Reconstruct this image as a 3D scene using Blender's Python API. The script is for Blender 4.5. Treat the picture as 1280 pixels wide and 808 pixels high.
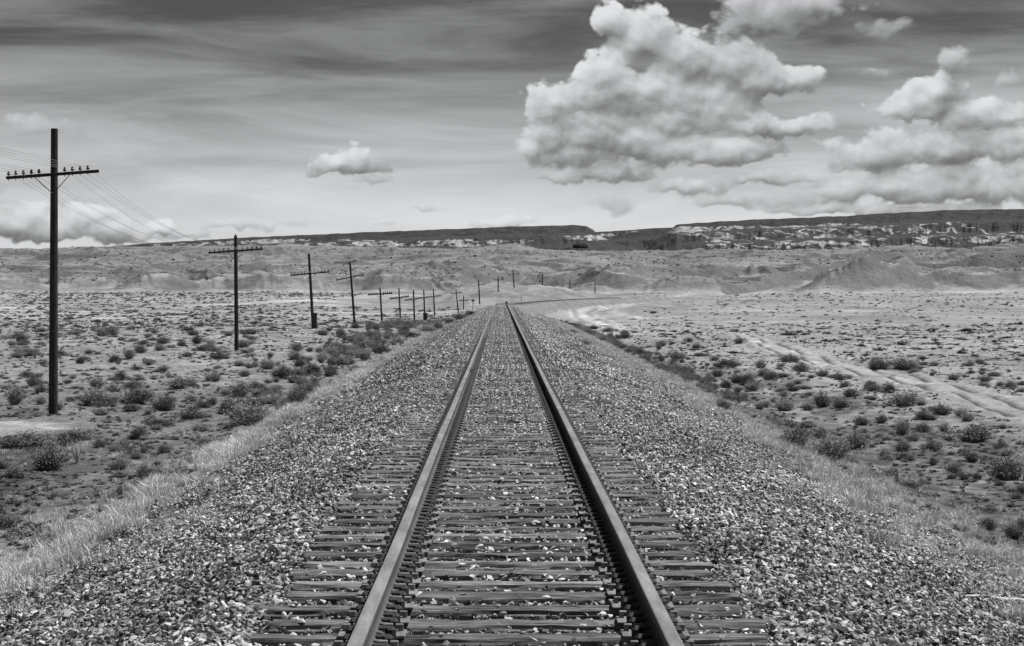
import bpy, bmesh, math, random
import numpy as np
from mathutils import Vector, Matrix, Euler, Quaternion

for o in list(bpy.data.objects):
    bpy.data.objects.remove(o)
random.seed(7)
rng = np.random.default_rng(11)
SC = bpy.context.scene
COL = SC.collection

# ------------------------------------------------------------------ camera
FPX = 2300.0            # focal length in photograph pixels (photo is 1280 wide)
VX, VY = 626.0, 364.0   # where the level, straight track heads
CX, CZ = -0.069, 1.65   # camera in metres, world zero is the top of the rails
cam_d = bpy.data.cameras.new('camera')
cam_d.sensor_width = 36.0
cam_d.lens = 36.0 * FPX / 1280.0
cam_d.shift_x = (640 - VX) / 1280.0
cam_d.shift_y = -(404 - VY) / 1280.0
cam_d.clip_start = 0.1
cam_d.clip_end = 60000
cam = bpy.data.objects.new('camera', cam_d)
COL.objects.link(cam)
cam.location = (CX, 0, CZ)
cam.rotation_euler = (math.radians(90), 0, 0)
SC.camera = cam

# ------------------------------------------------------------------ light and exposure
SUN_EL, SUN_AZ = math.radians(62), math.radians(72)      # azimuth from +Y towards +X
SKY_STRENGTH = 0.09
sd = Vector((math.sin(SUN_AZ) * math.cos(SUN_EL), math.cos(SUN_AZ) * math.cos(SUN_EL), math.sin(SUN_EL)))
sun_d = bpy.data.lights.new('sun', 'SUN')
sun_d.energy = 4.8
sun_d.angle = math.radians(0.55)
sun_d.color = (1.0, 0.995, 0.985)
sun = bpy.data.objects.new('sun', sun_d)
COL.objects.link(sun)
sun.rotation_euler = sd.to_track_quat('Z', 'Y').to_euler()
sun.location = (40, 0, 60)
SC.view_settings.view_transform = 'Standard'
SC.view_settings.look = 'None'
SC.view_settings.gamma = 1
SC.view_settings.exposure = 0.35
SC.view_settings.use_curve_mapping = False
SC.render.engine = 'CYCLES'
SC.cycles.max_bounces = 3
SC.cycles.diffuse_bounces = 2
SC.cycles.glossy_bounces = 1
SC.cycles.transmission_bounces = 0
SC.cycles.volume_bounces = 0
SC.render.resolution_x, SC.render.resolution_y = 1024, 646

# ------------------------------------------------------------------ node helper
class NT:
    def __init__(s, tree):
        s.t = tree; s.L = tree.links
    def n(s, kind, ins=None, **props):
        nd = s.t.nodes.new(kind)
        for k, v in props.items():
            setattr(nd, k, v)
        if ins:
            for k, v in ins.items():
                s.put(nd.inputs[k], v)
        return nd
    def put(s, sock, v):
        if isinstance(v, bpy.types.NodeSocket):
            s.L.new(v, sock)
        elif isinstance(v, bpy.types.Node):
            s.L.new(v.outputs[0], sock)
        else:
            sock.default_value = v
    def m(s, op, a, b=0.0, c=0.0, clamp=False):
        nd = s.t.nodes.new('ShaderNodeMath'); nd.operation = op; nd.use_clamp = clamp
        s.put(nd.inputs[0], a); s.put(nd.inputs[1], b); s.put(nd.inputs[2], c)
        return nd.outputs[0]
    def v(s, op, a, b=(0, 0, 0), scale=None):
        nd = s.t.nodes.new('ShaderNodeVectorMath'); nd.operation = op
        s.put(nd.inputs[0], a); s.put(nd.inputs[1], b)
        if scale is not None: s.put(nd.inputs['Scale'], scale)
        return nd.outputs['Value'] if op in ('LENGTH', 'DOT_PRODUCT') else nd.outputs[0]
    def mr(s, v, a, b, c, d, smooth=False):
        nd = s.t.nodes.new('ShaderNodeMapRange')
        nd.interpolation_type = 'SMOOTHSTEP' if smooth else 'LINEAR'
        for i, q in enumerate((v, a, b, c, d)):
            s.put(nd.inputs[i], q)
        return nd.outputs[0]
    def mix(s, f, a, b):
        nd = s.t.nodes.new('ShaderNodeMix'); nd.data_type = 'FLOAT'
        s.put(nd.inputs[0], f); s.put(nd.inputs[2], a); s.put(nd.inputs[3], b)
        return nd.outputs[0]
    def noise(s, vec, scale, detail=4, rough=0.55, dist=0.0, lac=2.0):
        nd = s.t.nodes.new('ShaderNodeTexNoise')
        s.put(nd.inputs['Vector'], vec); nd.inputs['Scale'].default_value = scale
        nd.inputs['Detail'].default_value = detail; nd.inputs['Roughness'].default_value = rough
        nd.inputs['Distortion'].default_value = dist; nd.inputs['Lacunarity'].default_value = lac
        return nd.outputs[0]
    def vor(s, vec, scale, feature='F1', out='Distance', smooth=None, detail=0.0):
        nd = s.t.nodes.new('ShaderNodeTexVoronoi'); nd.feature = feature
        s.put(nd.inputs['Vector'], vec); nd.inputs['Scale'].default_value = scale
        nd.inputs['Detail'].default_value = detail
        if smooth is not None: nd.inputs['Smoothness'].default_value = smooth
        return nd.outputs[out]
    def attr(s, name, kind='GEOMETRY'):
        nd = s.t.nodes.new('ShaderNodeAttribute'); nd.attribute_name = name; nd.attribute_type = kind
        return nd.outputs['Fac']

# ------------------------------------------------------------------ sky
def sky_uv(px, py):
    u = math.atan((px - VX) / FPX)
    return u, math.atan((VY - py) / FPX * math.cos(u))
# cumulus lobes: centre x, y and radii (written in photo pixels, turned into azimuth and elevation), weight
CLOUDS = [
 (768, 30, 30, 24, 1), (806, 52, 38, 36, 1), (758, 100, 36, 32, 1), (778, 118, 46, 32, 1), (862, 76, 55, 34, 1),
 (915, 84, 55, 32, 1), (960, 104, 52, 24, 1), (1000, 98, 24, 16, 1), (830, 120, 90, 40, 1), (698, 136, 34, 32, 1),
 (690, 172, 34, 36, 1), (735, 165, 60, 38, 1), (790, 180, 66, 28, 1), (720, 196, 66, 20, .9), (762, 216, 60, 18, .9),
 (855, 150, 80, 34, 1), (735, 120, 40, 36, 1), (664, 188, 20, 18, .8), (905, 250, 60, 10, .6), (1010, 262, 60, 8, .6), (700, 222, 40, 8, .5), (1150, 262, 120, 10, .75), (1010, 222, 40, 10, .6), (850, 190, 80, 22, .8), (960, 158, 74, 16, 1), (915, 192, 58, 20, 1), (950, 222, 48, 12, .8),
 (872, 234, 52, 13, .75), (762, 256, 34, 16, .45), (960, 18, 56, 38, .75), (1000, 8, 60, 22, .7), (1102, 36, 32, 12, .4),
 (1192, 78, 18, 18, .6), (1172, 116, 38, 24, 1), (1150, 136, 50, 20, 1), (1215, 150, 56, 22, 1), (1262, 142, 34, 16, .9),
 (1095, 196, 64, 26, .9), (1180, 186, 90, 26, .95), (1270, 182, 60, 30, .95), (1060, 240, 44, 22, .8), (1120, 238, 84, 24, .85),
 (1205, 236, 90, 28, .9), (1285, 232, 60, 32, .9), (968, 250, 60, 14, .5), (1095, 90, 18, 8, .35), (1268, 100, 18, 12, .4),
 (436, 203, 44, 20, 1), (470, 224, 30, 8, .45), (532, 260, 26, 6, .45), (484, 280, 26, 5, .35), (628, 278, 46, 10, .7),
 (-6, 272, 44, 26, 1), (30, 276, 42, 24, 1), (70, 286, 56, 22, .95), (100, 276, 34, 20, .95), (140, 292, 60, 14, .8), (200, 284, 26, 13, .9), (236, 292, 24, 8, .6),
 (52, 160, 44, 16, .45), (300, 282, 80, 8, .35), (-70, 240, 60, 40, .8), (1370, 160, 80, 60, .9), (1460, 80, 90, 40, .8), (1400, 250, 90, 30, .9),
]
W = bpy.data.worlds.new('World'); SC.world = W; W.use_nodes = True
wt = W.node_tree; wt.nodes.clear(); N = NT(wt)
def clear_sky(N, D, el):
    # the red channel of the physical sky, as a red filter records it on black and white film
    nish = N.n('ShaderNodeTexSky', sky_type='NISHITA', sun_disc=False, sun_elevation=SUN_EL, sun_rotation=SUN_AZ, air_density=1.0, dust_density=1.2)
    N.put(nish.inputs[0], D)
    red = N.n('ShaderNodeSeparateColor', {0: nish.outputs[0]}).outputs[0]
    red = N.m('MULTIPLY', red, SKY_STRENGTH)
    return N.m('MULTIPLY', red, N.mr(el, .02, .135, SKY_LO, SKY_HI))
SKY_LO, SKY_HI = 1.5, .42
D = N.v('NORMALIZE', N.n('ShaderNodeTexCoord').outputs['Generated'])
el = N.m('ARCSINE', N.n('ShaderNodeSeparateXYZ', {0: D}).outputs[2])
wv_ = N.m('MAXIMUM', clear_sky(N, D, el), .055)
bg = N.n('ShaderNodeBackground', {0: N.n('ShaderNodeCombineColor', {0: N.m('MULTIPLY', wv_, .985), 1: wv_, 2: N.m('MULTIPLY', wv_, 1.015)}).outputs[0], 1: 1.0})
N.put(N.n('ShaderNodeOutputWorld').inputs[0], bg.outputs[0])
W.cycles.sampling_method = 'MANUAL'; W.cycles.sample_map_resolution = 256

# ------------------------------------------------------------------ numpy noise
_perm = np.random.default_rng(3).permutation(256)
_perm = np.concatenate([_perm, _perm])
_ga = np.random.default_rng(4).random(256) * 2 * np.pi
def perlin(x, y):
    x = np.asarray(x, float); y = np.asarray(y, float)
    xi = np.floor(x).astype(int); yi = np.floor(y).astype(int)
    xf = x - xi; yf = y - yi
    u = xf * xf * xf * (xf * (xf * 6 - 15) + 10); v = yf * yf * yf * (yf * (yf * 6 - 15) + 10)
    def g(ix, iy, fx, fy):
        a = _ga[_perm[(_perm[ix & 255] + iy) & 255]]
        return np.cos(a) * fx + np.sin(a) * fy
    a = g(xi, yi, xf, yf); b = g(xi + 1, yi, xf - 1, yf)
    c = g(xi, yi + 1, xf, yf - 1); d = g(xi + 1, yi + 1, xf - 1, yf - 1)
    return ((a + u * (b - a)) + v * ((c + u * (d - c)) - (a + u * (b - a)))) * 1.5
def fbm(x, y, o=4, g=.5):
    s = 0; a = 1; f = 1
    for i in range(o):
        s = s + a * perlin(x * f + 17.3 * i, y * f - 9.1 * i); a *= g; f *= 2.03
    return s
def ridged(x, y, o=4, g=.55):
    s = 0; a = 1; f = 1
    for i in range(o):
        s = s + a * (1 - 2 * np.abs(perlin(x * f + 5.3 * i, y * f + 11.1 * i))); a *= g; f *= 2.1
    return s
def sm(t, a, b):
    t = np.clip((t - a) / (b - a), 0, 1); return t * t * (3 - 2 * t)

def fbm_(x, y): return fbm(x, y, 4, .5)
# the part of the sky dome the picture looks at, with its clouds, thirty kilometres off
nu, nv = 900, 300
us = np.radians(np.linspace(-38, 40, nu)); vs = np.radians(np.linspace(-1.2, 24, nv))
UU, VV = np.meshgrid(us, vs)
RS = 30000.0
rs_ = np.random.default_rng(5)
def lobes(U, V):
    acc = np.full(U.shape, -9.0); op = np.zeros(U.shape); ws = np.full(U.shape, 1e-6); sh = np.zeros(U.shape)
    wu = .0035 * (fbm_(U * 60, V * 60) ); U = U + wu; V = V + .0028 * fbm_(U * 70 + 9, V * 70 + 5)
    for (cx_, cy_, rx_, ry_, w_) in CLOUDS:
        u, v = sky_uv(cx_, cy_)
        dy = (V - v) * FPX / ry_ / 1.12; dy = np.where(dy < 0, dy * 1.35, dy)
        d = np.hypot((U - u) * FPX / rx_ / 1.12, dy)
        f = 1.30 + .06 * w_ - d
        q = np.exp(np.clip(f, -3, 1.3) * 8); op += q * w_; ws += q; sh += q * np.clip(dy * 1.0 - .18 * (U - u) * FPX / rx_, -1.1, 1.1)
        k = .14; h = np.clip(.5 + .5 * (f - acc) / k, 0, 1)
        acc = acc * (1 - h) + f * h + k * h * (1 - h)
    return np.maximum(acc, -4), op / ws, sh / ws
sv = np.stack([RS * np.cos(VV) * np.sin(UU), RS * np.cos(VV) * np.cos(UU), RS * np.sin(VV)], -1).reshape(-1, 3)
I = np.arange(nu * nv).reshape(nv, nu)
sq = np.stack([I[:-1, :-1], I[:-1, 1:], I[1:, 1:], I[1:, :-1]], -1).reshape(-1, 4)
sme = bpy.data.meshes.new('sky')
sme.from_pydata(sv.tolist(), [], sq.tolist())
sme.polygons.foreach_set('use_smooth', [True] * len(sme.polygons))
for nm_, (du, dv) in (('lobe0', (0, 0)), ('lobe1', (-.0018, .0042)), ('lobe2', (-.004, .0125))):
    a_ = sme.attributes.new(nm_, 'FLOAT', 'POINT'); L_, O_, H_ = lobes(UU + du, VV + dv); a_.data.foreach_set('value', L_.ravel().astype(np.float32))
    if nm_ == 'lobe0':
        a_ = sme.attributes.new('solid', 'FLOAT', 'POINT'); a_.data.foreach_set('value', O_.ravel().astype(np.float32))
        a_ = sme.attributes.new('height', 'FLOAT', 'POINT'); a_.data.foreach_set('value', H_.ravel().astype(np.float32))
sky = bpy.data.objects.new('sky', sme); COL.objects.link(sky); sky['kind'] = 'structure'
ms = bpy.data.materials.new('sky and clouds'); ms.use_nodes = True; ms.node_tree.nodes.clear(); N = NT(ms.node_tree)
ms.cycles.emission_sampling = 'NONE'
D = N.v('NORMALIZE', N.n('ShaderNodeNewGeometry').outputs['Position'])
sp = N.n('ShaderNodeSeparateXYZ', {0: D})
az = N.m('ARCTAN2', sp.outputs[0], sp.outputs[1])
el = N.m('ARCSINE', sp.outputs[2])
UV = N.n('ShaderNodeCombineXYZ', {0: az, 1: el, 2: 0.0}).outputs[0]
def field(off, at):
    P = N.v('ADD', UV, off)
    ps = N.v('MULTIPLY', P, (1, 1.35, 1))
    wn = N.t.nodes.new('ShaderNodeTexNoise'); N.put(wn.inputs['Vector'], P)
    wn.inputs['Scale'].default_value = 30; wn.inputs['Detail'].default_value = 2
    ps = N.v('ADD', ps, N.v('SCALE', N.v('SUBTRACT', wn.outputs['Color'], (.5, .5, .5)), scale=.012))
    n1 = N.noise(ps, 40, 8, .56, .1)
    b1 = N.vor(ps, 70, 'SMOOTH_F1', smooth=.25, detail=2.0)
    F = N.m('ADD', N.m('MINIMUM', N.attr(at), 1.1), N.m('MULTIPLY', N.m('SUBTRACT', n1, .5), 1.45))
    return N.m('ADD', F, N.m('MULTIPLY', N.m('SUBTRACT', .42, b1), .6))
F0 = field((0, 0, 0), 'lobe0'); F1 = field((-.0018, .0042, 0), 'lobe1'); F2 = field((-.004, .0125, 0), 'lobe2')
sol = N.attr('solid')
dens = N.mr(F0, -.04, N.mr(sol, .4, 1, .7, .26), 0, N.mr(sol, .3, .85, .55, 1), True)
lit = N.m('ADD', N.m('MULTIPLY', N.m('SUBTRACT', F0, F1), .40), N.m('MULTIPLY', N.m('SUBTRACT', F0, F2), .20))
thick = N.mr(F0, .2, 1.2, 0, .08)
soft_ = N.noise(UV, 19, 3, .5)
hgt = N.attr('height')
ccol = N.m('SUBTRACT', N.m('ADD', N.m('ADD', N.mr(soft_, .38, .62, .27, .37), N.mr(hgt, -.9, .9, -.13, .22)), N.m('MULTIPLY', lit, N.mr(sol, .4, 1, .25, .66))), thick)
ccol = N.mr(ccol, -.06, .88, .13, .61, True)
red = clear_sky(N, D, el)
rot = N.n('ShaderNodeMapping', {'Vector': UV, 'Rotation': (0, 0, -.09), 'Scale': (3.2, 26, 1)}).outputs[0]
st = N.noise(rot, 1.3, 7, .58, .5)
rot2 = N.n('ShaderNodeMapping', {'Vector': UV, 'Rotation': (0, 0, .12), 'Scale': (4, 38, 1), 'Location': (3, 5, 0)}).outputs[0]
st2 = N.noise(rot2, 1.6, 6, .6, .3)
cir = N.m('ADD', N.mr(st, .34, .68, -.06, .085, True), N.mr(st2, .35, .7, -.022, .03))
cir = N.m('MULTIPLY', cir, N.mr(el, .0, .07, .35, 1))
skyc = N.m('SMOOTH_MAX', N.m('ADD', red, cir), .07, .04)
val = N.mix(dens, skyc, ccol)
em = N.n('ShaderNodeEmission', {0: N.n('ShaderNodeCombineColor', {0: N.m('MULTIPLY', val, .985), 1: val, 2: N.m('MULTIPLY', val, 1.015)}).outputs[0]})
N.put(N.n('ShaderNodeOutputMaterial').inputs[0], em.outputs[0])
sme.materials.append(ms)

# ------------------------------------------------------------------ the lie of the land
def track_x(y):
    t = np.maximum(np.asarray(y, float) - 250, 0); return t * t / 3400.0
def track_z(y):
    return np.interp(y, [-1e5, 215, 250, 300, 350, 400, 500, 700, 1e5], [0, 0, -.06, -.38, -.72, -.70, -.62, -.4, -.4])
ZL_R = [0, 30, 60, 103, 142, 183, 225, 268, 350, 460, 560, 650, 800, 930, 1e6]
ZL_Z = [-4.0, -4.0, -4.02, -3.15, -2.95, -3.4, -4.5, -5.3, -5.5, -5.5, -5.0, -3.6, -1.4, -.3, -.3]
ZF_Z = [-4.2, -4.2, -4.1, -3.9, -3.8, -3.9, -4.2, -4.6, -4.9, -4.9, -4.4, -3.4, -1.5, -.3, -.3]
ZR_R = [0, 60, 150, 250, 400, 550, 700, 850, 960, 1e6]
ZR_Z = [-4.6, -4.9, -5.2, -5.4, -5.4, -4.9, -3.6, -1.5, -.2, -.2]
SKY_PX = [-600, 0, 100, 300, 640, 760, 960, 1280, 1900]
PLT_PY = [314, 313.5, 311.5, 308.5, 312, 315.5, 314.5, 313, 312]
def natural(x, y):
    x = np.asarray(x, float); y = np.asarray(y, float)
    r = np.hypot(x, y)
    zl = np.interp(r, ZL_R, ZL_Z); zf = np.interp(r, ZL_R, ZF_Z); zr = np.interp(r, ZR_R, ZR_Z)
    wl = sm(-x, 22, 45)
    z = (zl * (1 - wl) + zf * wl)
    wr = sm(x, -6, 12)
    z = z * (1 - wr) + zr * wr + CZ
    # hummocks
    amp = .55 * sm(r, 30, 120) + .2
    z = z + amp * .32 * fbm(x / 11, y / 16, 3) + .07 * fbm(x / 2.1, y / 2.1, 3) * sm(800 - r, 0, 400)
    z = z + sm(x, 9, 16) * (.40 * fbm(x / 9 + 4, y / 13, 2)) * sm(500 - r, 0, 250)
    # low spurs running up to the track far off: the hill the poles climb, and its neighbour
    hg = .92 + .11 * ridged(x / 12 + 3, y / 40, 3)
    z = z + 6.9 * hg * np.exp(-((x + 6 + (y - 610) * .02) / 16) ** 2 - ((y - 625) / 75) ** 2)
    z = z + 5.0 * hg * np.exp(-((x - 18) / 15) ** 2 - ((y - 655) / 60) ** 2)
    z = z + 2.4 * hg * np.exp(-((x - 31) / 13) ** 2 - ((y - 725) / 40) ** 2)
    s = x / np.maximum(r, 1) * 1000
    # badland front: a terrace cut back by branching gullies
    sy = np.where(y > 0, s, s + 3000)
    wx = x + 26 * fbm(x / 90, y / 120 + 3, 3); wy = y + 40 * fbm(x / 100 + 9, y / 130, 3)
    r0 = 950 + 80 * fbm(sy / 62, sy * 0 + .5, 2, .5) - 40 * sm(s, 120, 190) * sm(310 - s, 0, 60)
    w = 70
    A = 12.6 + 3.0 * sm(s, 150, 230)
    t = sm(r, r0, r0 + w)
    val = ridged(wx / 105 + 2, wy / 210, 2, .5) / 1.5          # 1 on spur crests, falling away in the valleys
    cut = np.clip(1 - val, 0, 1.6)
    fine_ = ridged(wx / 24, wy / 70, 3, .5)
    edge_ = sm(r, r0 - 20, r0 + 50) * (1 - sm(r, r0 + 150, r0 + 330))
    rise = A * np.clip(t - .95 * cut * edge_ * (.3 + .7 * t), -.05, 1.2) + edge_ * 1.8 * (fine_ - .8)
    # rounded spurs standing forward of the terrace, with folds between them
    for (sx, wd, hh, ry) in ((-262, 24, 6.5, 935), (-222, 16, 8, 965), (-186, 19, 9, 940), (-150, 15, 7.5, 972), (-118, 22, 9.5, 930), (-84, 14, 8, 965), (-58, 17, 9, 940), (-26, 15, 8.5, 968),
                             (64, 22, 7, 950), (104, 26, 8, 925), (150, 17, 10, 955), (180, 16, 12, 925), (212, 19, 13.5, 940), (246, 16, 12, 965), (276, 20, 15, 985), (312, 24, 12, 950)):
        u_ = (s + 7 * perlin(r / 60 + sx, s * 0 + 2.2) - sx - (r - ry) * .05) / wd
        v_ = (r - ry) / np.where(r < ry, 44, 120)
        rise = rise + hh * np.exp(-np.abs(u_) ** 2.6 - np.abs(v_) ** 2.2) * (1 - .75 * t) * (.95 + .05 * ridged(s / 8, r / 90, 2))
    # second row of domes on the right
    dome = 9.0 * sm(s, 170, 260) * sm(r, 1080, 1160) * (1 - sm(r, 1250, 1500)) * (.5 + 1.1 * perlin(wx / 60 + 3, wy / 120))
    # plateau up to the far rim
    px = VX + s * FPX / 1000
    top = (VY - np.interp(px, SKY_PX, PLT_PY)) / FPX * 2600
    q = np.clip((r - r0 - w * .7) / (2600 - r0 - w * .7), 0, 1) ** .95
    plat = (top - A) * q
    plat = plat * (1 - .45 * sm(r, 2650, 4200))
    rough = sm(r, 1100, 1350) * (4.6 * fbm(wx / 150, wy / 200, 4) + 3.8 * (ridged(wx / 80, wy / 140, 3) - .8)) * (1 - .7 * sm(r, 2100, 2600))
    z = z + rise + dome + plat + rough
    z = z + 8 * np.exp(-((x - 12) / 38) ** 2 - ((y - 2450) / 130) ** 2)
    return z
TOE_L, TOE_R = 4.95, 6.4
def ground(x, y):
    x = np.asarray(x, float); y = np.asarray(y, float)
    n = natural(x, y)
    d = x - track_x(y); zt = track_z(y)
    a = np.abs(d)
    lo = zt - .30 - np.maximum(a - 1.75, 0) * .345 + .04 * fbm(x / .9, y / .9, 2) * sm(a, 1.9, 3)
    hi = zt - .30 + np.maximum(a - 3.0, 0) * .55
    on = sm(y, -1e5, -9e4)
    n = np.where(a < 1.75, lo, np.minimum(n, np.maximum(hi, lo)))
    k = .5     # soft maximum so the toe eases into the flat
    h = np.clip(.5 + .5 * (n - lo) / k, 0, 1)
    z = lo * (1 - h) + n * h + k * h * (1 - h) * .6
    return np.where(a < 1.75, lo, z)
_ys = np.geomspace(8, 2600, 3500)
def hit(px, py):
    """where the line of sight through a point of the photograph meets the ground"""
    xs = CX + (px - VX) / FPX * _ys; zs = CZ + (VY - py) / FPX * _ys
    g = ground(xs, _ys)
    k = np.argmax(g >= zs) if (g >= zs).any() else len(_ys) - 1
    return float(xs[k]), float(_ys[k]), float(g[k])

# ------------------------------------------------------------------ object helpers
def tag(o, label=None, cat=None, group=None, kind=None):
    if label: o['label'] = label
    if cat: o['category'] = cat
    if group: o['group'] = group
    if kind: o['kind'] = kind
    return o
def link(name, me, mat=None, parent=None, loc=None):
    o = bpy.data.objects.new(name, me); COL.objects.link(o)
    if mat is not None and me is not None and not me.materials: me.materials.append(mat)
    if parent: o.parent = parent
    if loc is not None: o.location = loc
    return o
def empty(name, loc=(0, 0, 0)):
    o = bpy.data.objects.new(name, None); COL.objects.link(o); o.location = loc; o.empty_display_size = .3
    return o
def np_mesh(name, V, Fq, smooth=False, attrs=None, k=None):
    """V (n,3), Fq (m,k) with k 3 or 4"""
    V = np.asarray(V, np.float32); Fq = np.asarray(Fq, np.int32)
    k = Fq.shape[1]
    me = bpy.data.meshes.new(name)
    me.vertices.add(len(V)); me.vertices.foreach_set('co', V.ravel())
    me.loops.add(Fq.size); me.loops.foreach_set('vertex_index', Fq.ravel())
    me.polygons.add(len(Fq))
    me.polygons.foreach_set('loop_start', np.arange(0, Fq.size, k, dtype=np.int32))
    me.polygons.foreach_set('loop_total', np.full(len(Fq), k, np.int32))
    me.polygons.foreach_set('use_smooth', np.full(len(Fq), smooth, bool))
    for an, av in (attrs or {}).items():
        at = me.attributes.new(an, 'FLOAT', 'POINT'); at.data.foreach_set('value', np.asarray(av, np.float32))
    me.update(calc_edges=True); me.validate()
    return me
def bm_mesh(name, bm, smooth=False):
    me = bpy.data.meshes.new(name); bm.to_mesh(me); bm.free()
    if smooth: me.polygons.foreach_set('use_smooth', [True] * len(me.polygons))
    return me
def box(bm, c, s, rot=None, bevel=0.0):
    r = bmesh.ops.create_cube(bm, size=1.0)
    M = Matrix.Translation(Vector(c)) @ (rot.to_matrix().to_4x4() if rot else Matrix.Identity(4)) @ Matrix.Diagonal((s[0], s[1], s[2], 1))
    bmesh.ops.transform(bm, matrix=M, verts=r['verts'])
    if bevel:
        es = list({e for v in r['verts'] for e in v.link_edges})
        bmesh.ops.bevel(bm, geom=es, offset=bevel, segments=1, affect='EDGES')
def tube(bm, pts, rad, seg=8, cap=True):
    """tapered tube through pts, rad per point"""
    rings = []
    for i, p in enumerate(pts):
        p = Vector(p)
        d = (Vector(pts[min(i + 1, len(pts) - 1)]) - Vector(pts[max(i - 1, 0)])).normalized()
        q = d.to_track_quat('Z', 'Y')
        r = rad[i] if hasattr(rad, '__len__') else rad
        rings.append([bm.verts.new(p + q @ Vector((math.cos(2 * math.pi * k / seg) * r, math.sin(2 * math.pi * k / seg) * r, 0))) for k in range(seg)])
    for a, b in zip(rings, rings[1:]):
        for k in range(seg):
            bm.faces.new((a[k], a[(k + 1) % seg], b[(k + 1) % seg], b[k]))
    if cap:
        bm.faces.new(rings[0][::-1]); bm.faces.new(rings[-1])

# ------------------------------------------------------------------ materials
def mat(name):
    m = bpy.data.materials.new(name); m.use_nodes = True
    t = m.node_tree; t.nodes.clear(); A = NT(t)
    b = A.n('ShaderNodeBsdfPrincipled', {'Roughness': .9, 'Specular IOR Level': .15})
    A.put(A.n('ShaderNodeOutputMaterial').inputs[0], b.outputs[0])
    return m, A, b
def grey(A, b, v):
    c = A.n('ShaderNodeCombineColor', {0: v, 1: v, 2: A.m('MULTIPLY', v, 1.01)})
    A.put(b.inputs['Base Color'], c.outputs[0])
def bump(A, b, h, dist, strength=1.0):
    A.put(b.inputs['Normal'], A.n('ShaderNodeBump', {'Height': h, 'Distance': dist, 'Strength': strength}).outputs[0])

def make_ground_mat():
    m, A, b = mat('desert soil')
    pos = A.n('ShaderNodeNewGeometry').outputs['Position']
    tone = A.attr('tone'); scrub = A.attr('scrub')
    n0 = A.noise(pos, .035, 5, .6)
    n1 = A.noise(pos, .33, 6, .65)
    n2 = A.noise(pos, 2.6, 7, .7)
    n3 = A.noise(pos, 19, 5, .75)
    s = A.m('ADD', .245, A.m('MULTIPLY', A.m('SUBTRACT', n0, .5), .22))
    s = A.m('ADD', s, A.m('MULTIPLY', A.m('SUBTRACT', n1, .5), .34))
    s = A.m('ADD', s, A.m('MULTIPLY', A.m('SUBTRACT', n2, .5), .5))
    s = A.m('ADD', s, A.m('MULTIPLY', A.m('SUBTRACT', n3, .5), .55))
    # dark litter and low herbs, pale salty crust
    lit_ = A.mr(A.noise(pos, 1.1, 8, .78, .4), .515, .60, 0, 1)
    s = A.mix(A.m('MULTIPLY', lit_, A.m('MULTIPLY', scrub, .8)), s, .06)
    cr = A.mr(A.noise(pos, .21, 8, .78, .6), .55, .66, 0, .7)
    s = A.mix(A.m('MULTIPLY', cr, A.mr(scrub, .2, .9, 1, .45)), s, .6)
    s = A.m('MAXIMUM', A.m('MULTIPLY', s, tone), .025)
    grey(A, b, s)
    bump(A, b, A.m('ADD', n2, A.m('MULTIPLY', n3, .25)), .16, .8)
    return m
def make_far_mat():
    m, A, b = mat('badland clay')
    pos = A.n('ShaderNodeNewGeometry').outputs['Position']
    tone = A.attr('tone')
    n0 = A.noise(pos, .006, 5, .6); n1 = A.noise(pos, .05, 7, .68); n2 = A.noise(pos, .35, 5, .7)
    s = A.m('ADD', .19, A.m('MULTIPLY', A.m('SUBTRACT', n0, .5), .16))
    s = A.m('ADD', s, A.m('MULTIPLY', A.m('SUBTRACT', n1, .5), .16))
    s = A.m('ADD', s, A.m('MULTIPLY', A.m('SUBTRACT', n2, .5), .20))
    spk = A.mr(A.noise(pos, .22, 6, .8), .585, .63, 0, .75)
    s = A.mix(spk, s, .06)
    s = A.m('MAXIMUM', A.m('MULTIPLY', s, tone), .025)
    grey(A, b, s)
    bump(A, b, A.m('ADD', A.noise(pos, .06, 6, .65), A.m('MULTIPLY', n2, .15)), 5.0, .8)
    return m
def make_ballast_mat():
    m, A, b = mat('crushed rock bed')
    pos = A.n('ShaderNodeNewGeometry').outputs['Position']
    vc = A.t.nodes.new('ShaderNodeTexVoronoi'); A.put(vc.inputs['Vector'], pos); vc.inputs['Scale'].default_value = 15
    vd = vc.outputs['Distance']
    col = A.n('ShaderNodeSeparateColor', {0: vc.outputs['Color']}).outputs[0]
    v2 = A.t.nodes.new('ShaderNodeTexVoronoi'); A.put(v2.inputs['Vector'], pos); v2.inputs['Scale'].default_value = 4.2
    c2 = A.n('ShaderNodeSeparateColor', {0: v2.outputs['Color']}).outputs[0]
    s = A.m('ADD', A.mr(col, 0, 1, .05, .36), A.mr(c2, 0, 1, -.06, .12))
    s = A.m('MULTIPLY', s, A.mr(A.noise(pos, .5, 4), .35, .65, .75, 1.2))
    s = A.m('MAXIMUM', A.m('MULTIPLY', s, A.attr('tone')), .025)
    grey(A, b, s)
    bump(A, b, A.m('SUBTRACT', 1, vd), .05, 1)
    return m
def make_stone_mat():
    m, A, b = mat('ballast rock')
    pos = A.n('ShaderNodeTexCoord').outputs['Object']
    t = A.attr('tone')
    n = A.noise(pos, 55, 5, .7)
    it = A.attr('itone', 'INSTANCER')
    s = A.m('MULTIPLY', t, A.mr(n, .3, .7, .62, 1.35))
    wp = A.n('ShaderNodeNewGeometry').outputs['Position']
    s = A.m('MULTIPLY', s, A.mr(A.noise(wp, .55, 4), .35, .65, .72, 1.25))
    s = A.m('MULTIPLY', s, it)
    grey(A, b, s); bump(A, b, n, .006, .8)
    b.inputs['Roughness'].default_value = .8
    return m
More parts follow.
